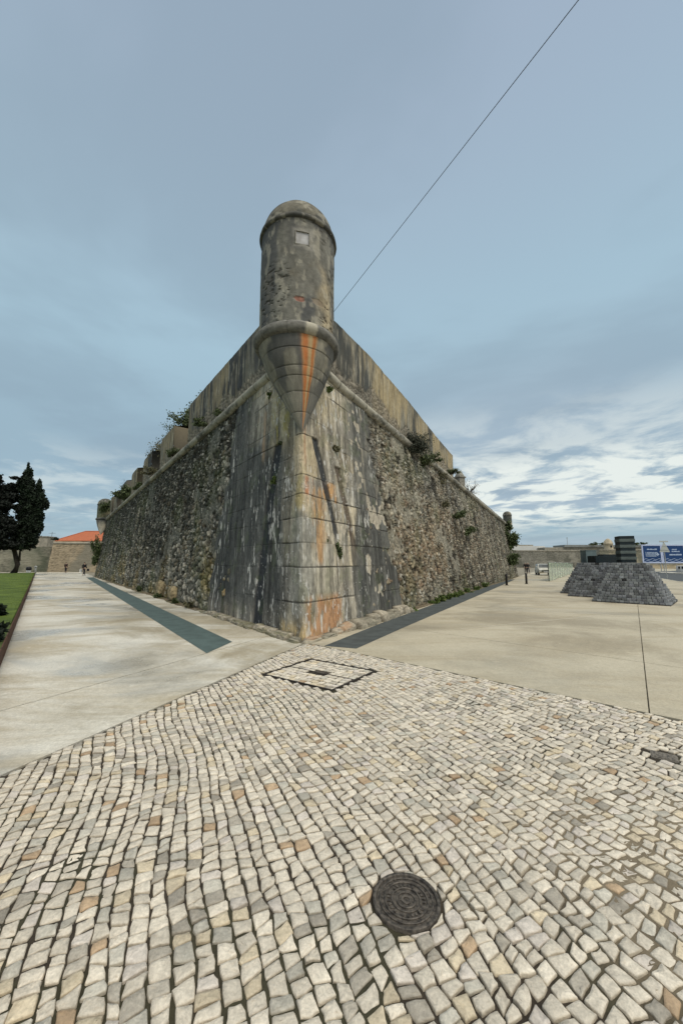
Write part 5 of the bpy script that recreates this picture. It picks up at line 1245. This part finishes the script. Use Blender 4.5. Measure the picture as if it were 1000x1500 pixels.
def car(loc, ang, label):
    t = empty('parked_car', tuple(loc), label, 'car'); t.rotation_euler = (0, 0, ang)
    pm = plain('beige_paint', (.42, .41, .35), .05, 1, .35, .2, bs=0); gm = plain('car_glass', (.03, .035, .035), .1, 1, .15, bs=0, c2=(.10, .11, .11)); bk = M_black
    # side outline swept across the width with tumblehome; front at +x
    prof = [(-2.0, .45), (-2.05, .75), (-1.98, 1.0), (-1.75, 1.08), (-1.55, 1.38), (-1.2, 1.50), (.2, 1.50), (.55, 1.42), (1.05, 1.03), (1.85, .92), (2.02, .75), (2.05, .48), (1.95, .30), (-1.9, .30)]
    ys_ = [-.83, -.80, -.62, .62, .80, .83]; vs = []; n_ = len(prof)
    for j, y in enumerate(ys_):
        for x, z in prof:
            kx = 1 if 1 < j < 4 else (.985 if j in (1, 4) else .96); wv_ = 1.0 if z < 1.05 else (1-(z-1.05)*.32); vs.append((x*kx, y*wv_, z if 1 < j < 4 else z-.012 if z > 1 else z))
    fs = [(j*n_+i, j*n_+(i+1) % n_, (j+1)*n_+(i+1) % n_, (j+1)*n_+i) for j in range(5) for i in range(n_)]+[tuple(range(n_)), tuple(5*n_+i for i in range(n_))[::-1]]
    mb = MB(); mb.add(vs, fs); bd__ = mb.build('body', pm, t)
    MB().add([(.60, -.60, 1.42), (.60, .60, 1.42), (1.06, .70, 1.07), (1.06, -.70, 1.07)], [(0, 1, 2, 3)]).build('windscreen', gm, t)
    MB().add([(-1.58, -.60, 1.38), (-1.58, .60, 1.38), (-1.79, .68, 1.10), (-1.79, -.68, 1.10)], [(0, 1, 2, 3)]).build('rear_window', gm, t)
    for sy in (-1, 1):
        MB().add([(-1.35, sy*.745, 1.42), (.30, sy*.745, 1.42), (.85, sy*.845, 1.08), (-1.6, sy*.845, 1.08)], [(0, 1, 2, 3)]).build('side_window', gm, t)
        MB().box(.75, .95, sy*.98-.09, sy*.98+.09, 1.05, 1.18, .03).build('mirror', pm, t)
        for hx_ in (1.98, -2.02): MB().box(hx_-.06, hx_+.06, sy*.60-.17, sy*.60+.17, .66, .82, .03).build('headlight' if hx_ > 0 else 'tail_light', M_white if hx_ > 0 else plain('red_lens', (.3, .02, .02), .1, 1, .3, bs=0), t)
        for wx in (1.25, -1.25):
            w_ = MB(); w_.lathe([(.20, -.10), (.31, -.10), (.33, -.06), (.33, .06), (.31, .10), (.20, .10)], 24); wo_ = w_.build('wheel', bk, t, True); wo_.rotation_euler = (math.pi/2, 0, 0); wo_.location = (wx, sy*.76, .33)
            r_ = MB(); r_.lathe([(.2, -.08), (.2, .08), (.05, .1)], 16); ro_ = r_.build('rim', M_pole, wo_, True)
    MB().box(2.0, 2.09, -.5, .5, .50, .66, .02).build('grille', bk, t); MB().box(2.03, 2.11, -.26, .26, .40, .50, .005).build('number_plate', M_white, t)
    return t
car(((795-500)/568*52.5, 52.5, .021), R(-110), 'small beige car parked in front of the far grey wall')

# ================================================================== PEOPLE AND BIRD
def skin(name, chains, mat, parent, sub=1):
    """chains: list of point lists [(x,y,z,r)...]; points that coincide are shared, so the body is one surface"""
    key = {}; vs = []; rs = []; es = []
    for ch in chains:
        last = None
        for p in ch:
            k = tuple(round(c, 3) for c in p[:3])
            if k not in key: key[k] = len(vs); vs.append(p[:3]); rs.append(p[3])
            i = key[k]
            if last is not None and last != i: es.append((last, i))
            last = i
    me = bpy.data.meshes.new(name); me.from_pydata(vs, es, []); me.update()
    o = bpy.data.objects.new(name, me); COL.objects.link(o); me.materials.append(mat); o.parent = parent
    m = o.modifiers.new('skin', 'SKIN'); m.use_smooth_shade = True
    sv = me.skin_vertices[0].data
    for i, r_ in enumerate(rs): sv[i].radius = (r_, r_)
    sv[0].use_root = True
    s = o.modifiers.new('sub', 'SUBSURF'); s.levels = sub; s.render_levels = sub
    return o
M_skin = plain('skin', (.42, .27, .19), .08, 4, .6, bs=0); M_hair = plain('dark_hair', (.03, .022, .018), .2, 20, .8); M_hairg = plain('grey_hair', (.22, .21, .20), .2, 20, .8)
def lerp3(a, b, t): return tuple(a[i]+(b[i]-a[i])*t for i in range(3))
def person(loc, ang, label, top, trou, shoe, hair=M_hair, stride=.28, arms=(.12, -.12), H_=1.7, group=None):
    t = empty('person', tuple(loc), label, 'person', group); t.rotation_euler = (0, 0, ang); k = H_/1.7
    P = lambda x, y, z, r_: (x*k, y*k, z*k, r_*k)
    # faces +x. legs in stride
    pel = (0, 0, .94); ch = (0.01, 0, 1.28); nk = (.02, 0, 1.45)
    hipL, hipR = (0, .09, .90), (0, -.09, .90); kL = (stride*.55+.03, .09, .50); kR = (-stride*.25+.04, -.09, .49); aL = (stride, .09, .09); aR = (-stride, -.09, .11); 
    tL_ = (stride+.17, .10, .035); tR_ = (-stride+.15, -.10, .04)
    shL, shR = (0, .19, 1.40), (0, -.19, 1.40); eL_ = (arms[0]*.5-.05, .25, 1.13); eR_ = (arms[1]*.5-.05, -.25, 1.13); wL_ = (arms[0]+.08, .25, .90); wR_ = (arms[1]+.08, -.25, .90)
    body = [[P(*pel, .12), P(0, 0, 1.1, .115), P(*ch, .135), P(*nk, .055), P(.03, 0, 1.54, .075), P(.035, 0, 1.62, .09), P(.03, 0, 1.68, .06)],
            [P(*pel, .12), P(*hipL, .085), P(*kL, .055), P(*aL, .038), P(*tL_, .03)], [P(*pel, .12), P(*hipR, .085), P(*kR, .055), P(*aR, .038), P(*tR_, .03)],
            [P(*ch, .135), P(*shL, .06), P(*eL_, .042), P(*wL_, .028)], [P(*ch, .135), P(*shR, .06), P(*eR_, .042), P(*wR_, .028)],
            [P(.035, 0, 1.62, .09), P(.125, 0, 1.60, .018)]]
    for wv_, sg in ((wL_, 1), (wR_, -1)):
        palm = (wv_[0]+.015, wv_[1], wv_[2]-.07); body.append([P(*wv_, .028), P(*palm, .026)])
        for f, (dx_, ln) in enumerate(((-.028, .06), (-.010, .072), (.010, .075), (.028, .068))):
            body.append([P(*palm, .026), P(palm[0]+dx_, palm[1], palm[2]-.035, .009), P(palm[0]+dx_+.012, palm[1]-sg*.008, palm[2]-.035-ln*.8, .008)])
        body.append([P(*palm, .026), P(palm[0]+.045, palm[1]-sg*.012, palm[2]-.02, .009), P(palm[0]+.055, palm[1]-sg*.018, palm[2]-.05, .008)])
    skin('body', body, M_skin, t)
    skin('jacket', [[P(0, 0, .90, .155), P(0, 0, 1.1, .14), P(*ch, .160), P(.015, 0, 1.42, .09)], [P(*ch, .160), P(*shL, .080), P(*eL_, .058), P(*lerp3(eL_, wL_, .93), .045)], [P(*ch, .160), P(*shR, .080), P(*eR_, .058), P(*lerp3(eR_, wR_, .93), .045)]], top, t)
    skin('trousers', [[P(0, 0, 1.0, .13), P(*pel, .14), P(*hipL, .105), P(*kL, .075), P(*lerp3(kL, aL, .88), .058)], [P(*pel, .14), P(*hipR, .105), P(*kR, .075), P(*lerp3(kR, aR, .88), .058)]], trou, t)
    for a_, t__ in ((aL, tL_), (aR, tR_)): skin('shoe', [[P(a_[0]-.03, a_[1], a_[2]-.035, .05), P(*t__, .042)]], shoe, t)
    skin('hair', [[P(.0, 0, 1.58, .085), P(.012, 0, 1.655, .098), P(.02, 0, 1.70, .06)]], hair, t)
    return t
p1 = np.array([(97-500)/568*65, 65, .02]); p2 = np.array([(124-500)/568*50.5, 50.5, .02])
MBK = plain('black_cloth', (.012, .012, .014), .2, 10, .9); MDK = plain('dark_trousers', (.018, .018, .024), .2, 10, .9); MBR = plain('brown_coat', (.035, .022, .020), .2, 10, .9)
person(p1, R(100), 'person in a dark brown coat standing far off in front of the tan wall', MBR, MDK, MBK, stride=.06)
person(p2, R(80), 'person in a black jacket walking away along the teal strip, carrying a white bag', MBK, MDK, MBK, stride=.25, arms=(-.05, .12))
bg_ = MB(); bg_.box(-.05, .05, -.17, .17, -.36, 0, .03); bb = bg_.build('shopping_bag', M_white); bb.location = (p2[0]-.42, p2[1]+.0, .80); tag(bb, 'white shopping bag hanging from the left hand of the walking person', 'bag')
hd = MB(); hd.tube([(-.0, -.08, 0), (0, -.03, .12), (0, .03, .12), (0, .08, 0)], .008, 5); hd.build('handle', M_white, bb)
bg_ = MB(); bg_.box(-.09, .09, -.14, .14, -.28, 0, .04); b3 = bg_.build('shoulder_bag', M_black); b3.location = (p2[0]+.45, p2[1]+.1, .88); tag(b3, 'black bag at the right hand of the walking person', 'bag')
hd = MB(); hd.tube([(0, -.07, 0), (0, -.03, .10), (0, .03, .10), (0, .07, 0)], .01, 5); hd.build('handle', M_black, b3)
q = np.array([(769-500)/568*60, 60, .02]); person(q, R(-95), 'person in black coming along the right wall, left of the pair', MBK, MDK, MBK, M_hairg, .15, group='pair of walkers by the right bollard')
q = np.array([(772.5-500)/568*59.6, 59.6, .02]); person(q, R(-95), 'person in black coming along the right wall, right of the pair', MBK, MDK, MBK, M_hairg, .2, group='pair of walkers by the right bollard')
q = G(77, 837.5); pg = empty('pigeon', (q[0], q[1], .02), 'small grey pigeon on the left pavement', 'pigeon'); pg.scale = (1.4, 1.4, 1.4)
M_feather = plain('pigeon_grey', (.07, .075, .08), .3, 20, .8)
skin('body', [[(-.16, 0, .12, .02), (-.10, 0, .13, .045), (0, 0, .15, .07), (.08, 0, .19, .05), (.11, 0, .25, .028), (.135, 0, .28, .030), (.175, 0, .275, .008)], [(0, 0, .15, .07), (.01, .03, .06, .012), (.01, .03, .0, .006), (.04, .03, .0, .005)], [(0, 0, .15, .07), (.01, -.03, .06, .012), (.01, -.03, .001, .006), (.04, -.03, .001, .005)]], M_feather, pg)
# ================================================================== CABLE
A = AT(478, 470, 11.4); Bq = AT(838, 0, 4.5); d = Bq-A
pts = []; cm = MB()
for k in range(90):
    t_ = k/89*3.2; p = A+d*t_; p = p+np.array([0, 0, -.55*math.sin(min(1, t_/3.2)*math.pi)*.25]); pts.append(tuple(p))
cm.tube(pts, .006, 6)
for k in range(240):                        # the twist of the strands
    t_ = k/240*1.4+.01; p = A+d*t_+np.array([0, 0, -.55*math.sin(t_/3.2*math.pi)*.25]); q = p+d/np.linalg.norm(d)*.018; s_ = .008; cm.tube([p+np.array([0, 0, s_]), q-np.array([0, 0, s_])], .0045, 4)
tag(cm.build('cable', M_cable), 'thin dark twisted cable running up from behind the sentry turret', 'cable')
bpy.context.view_layer.update()
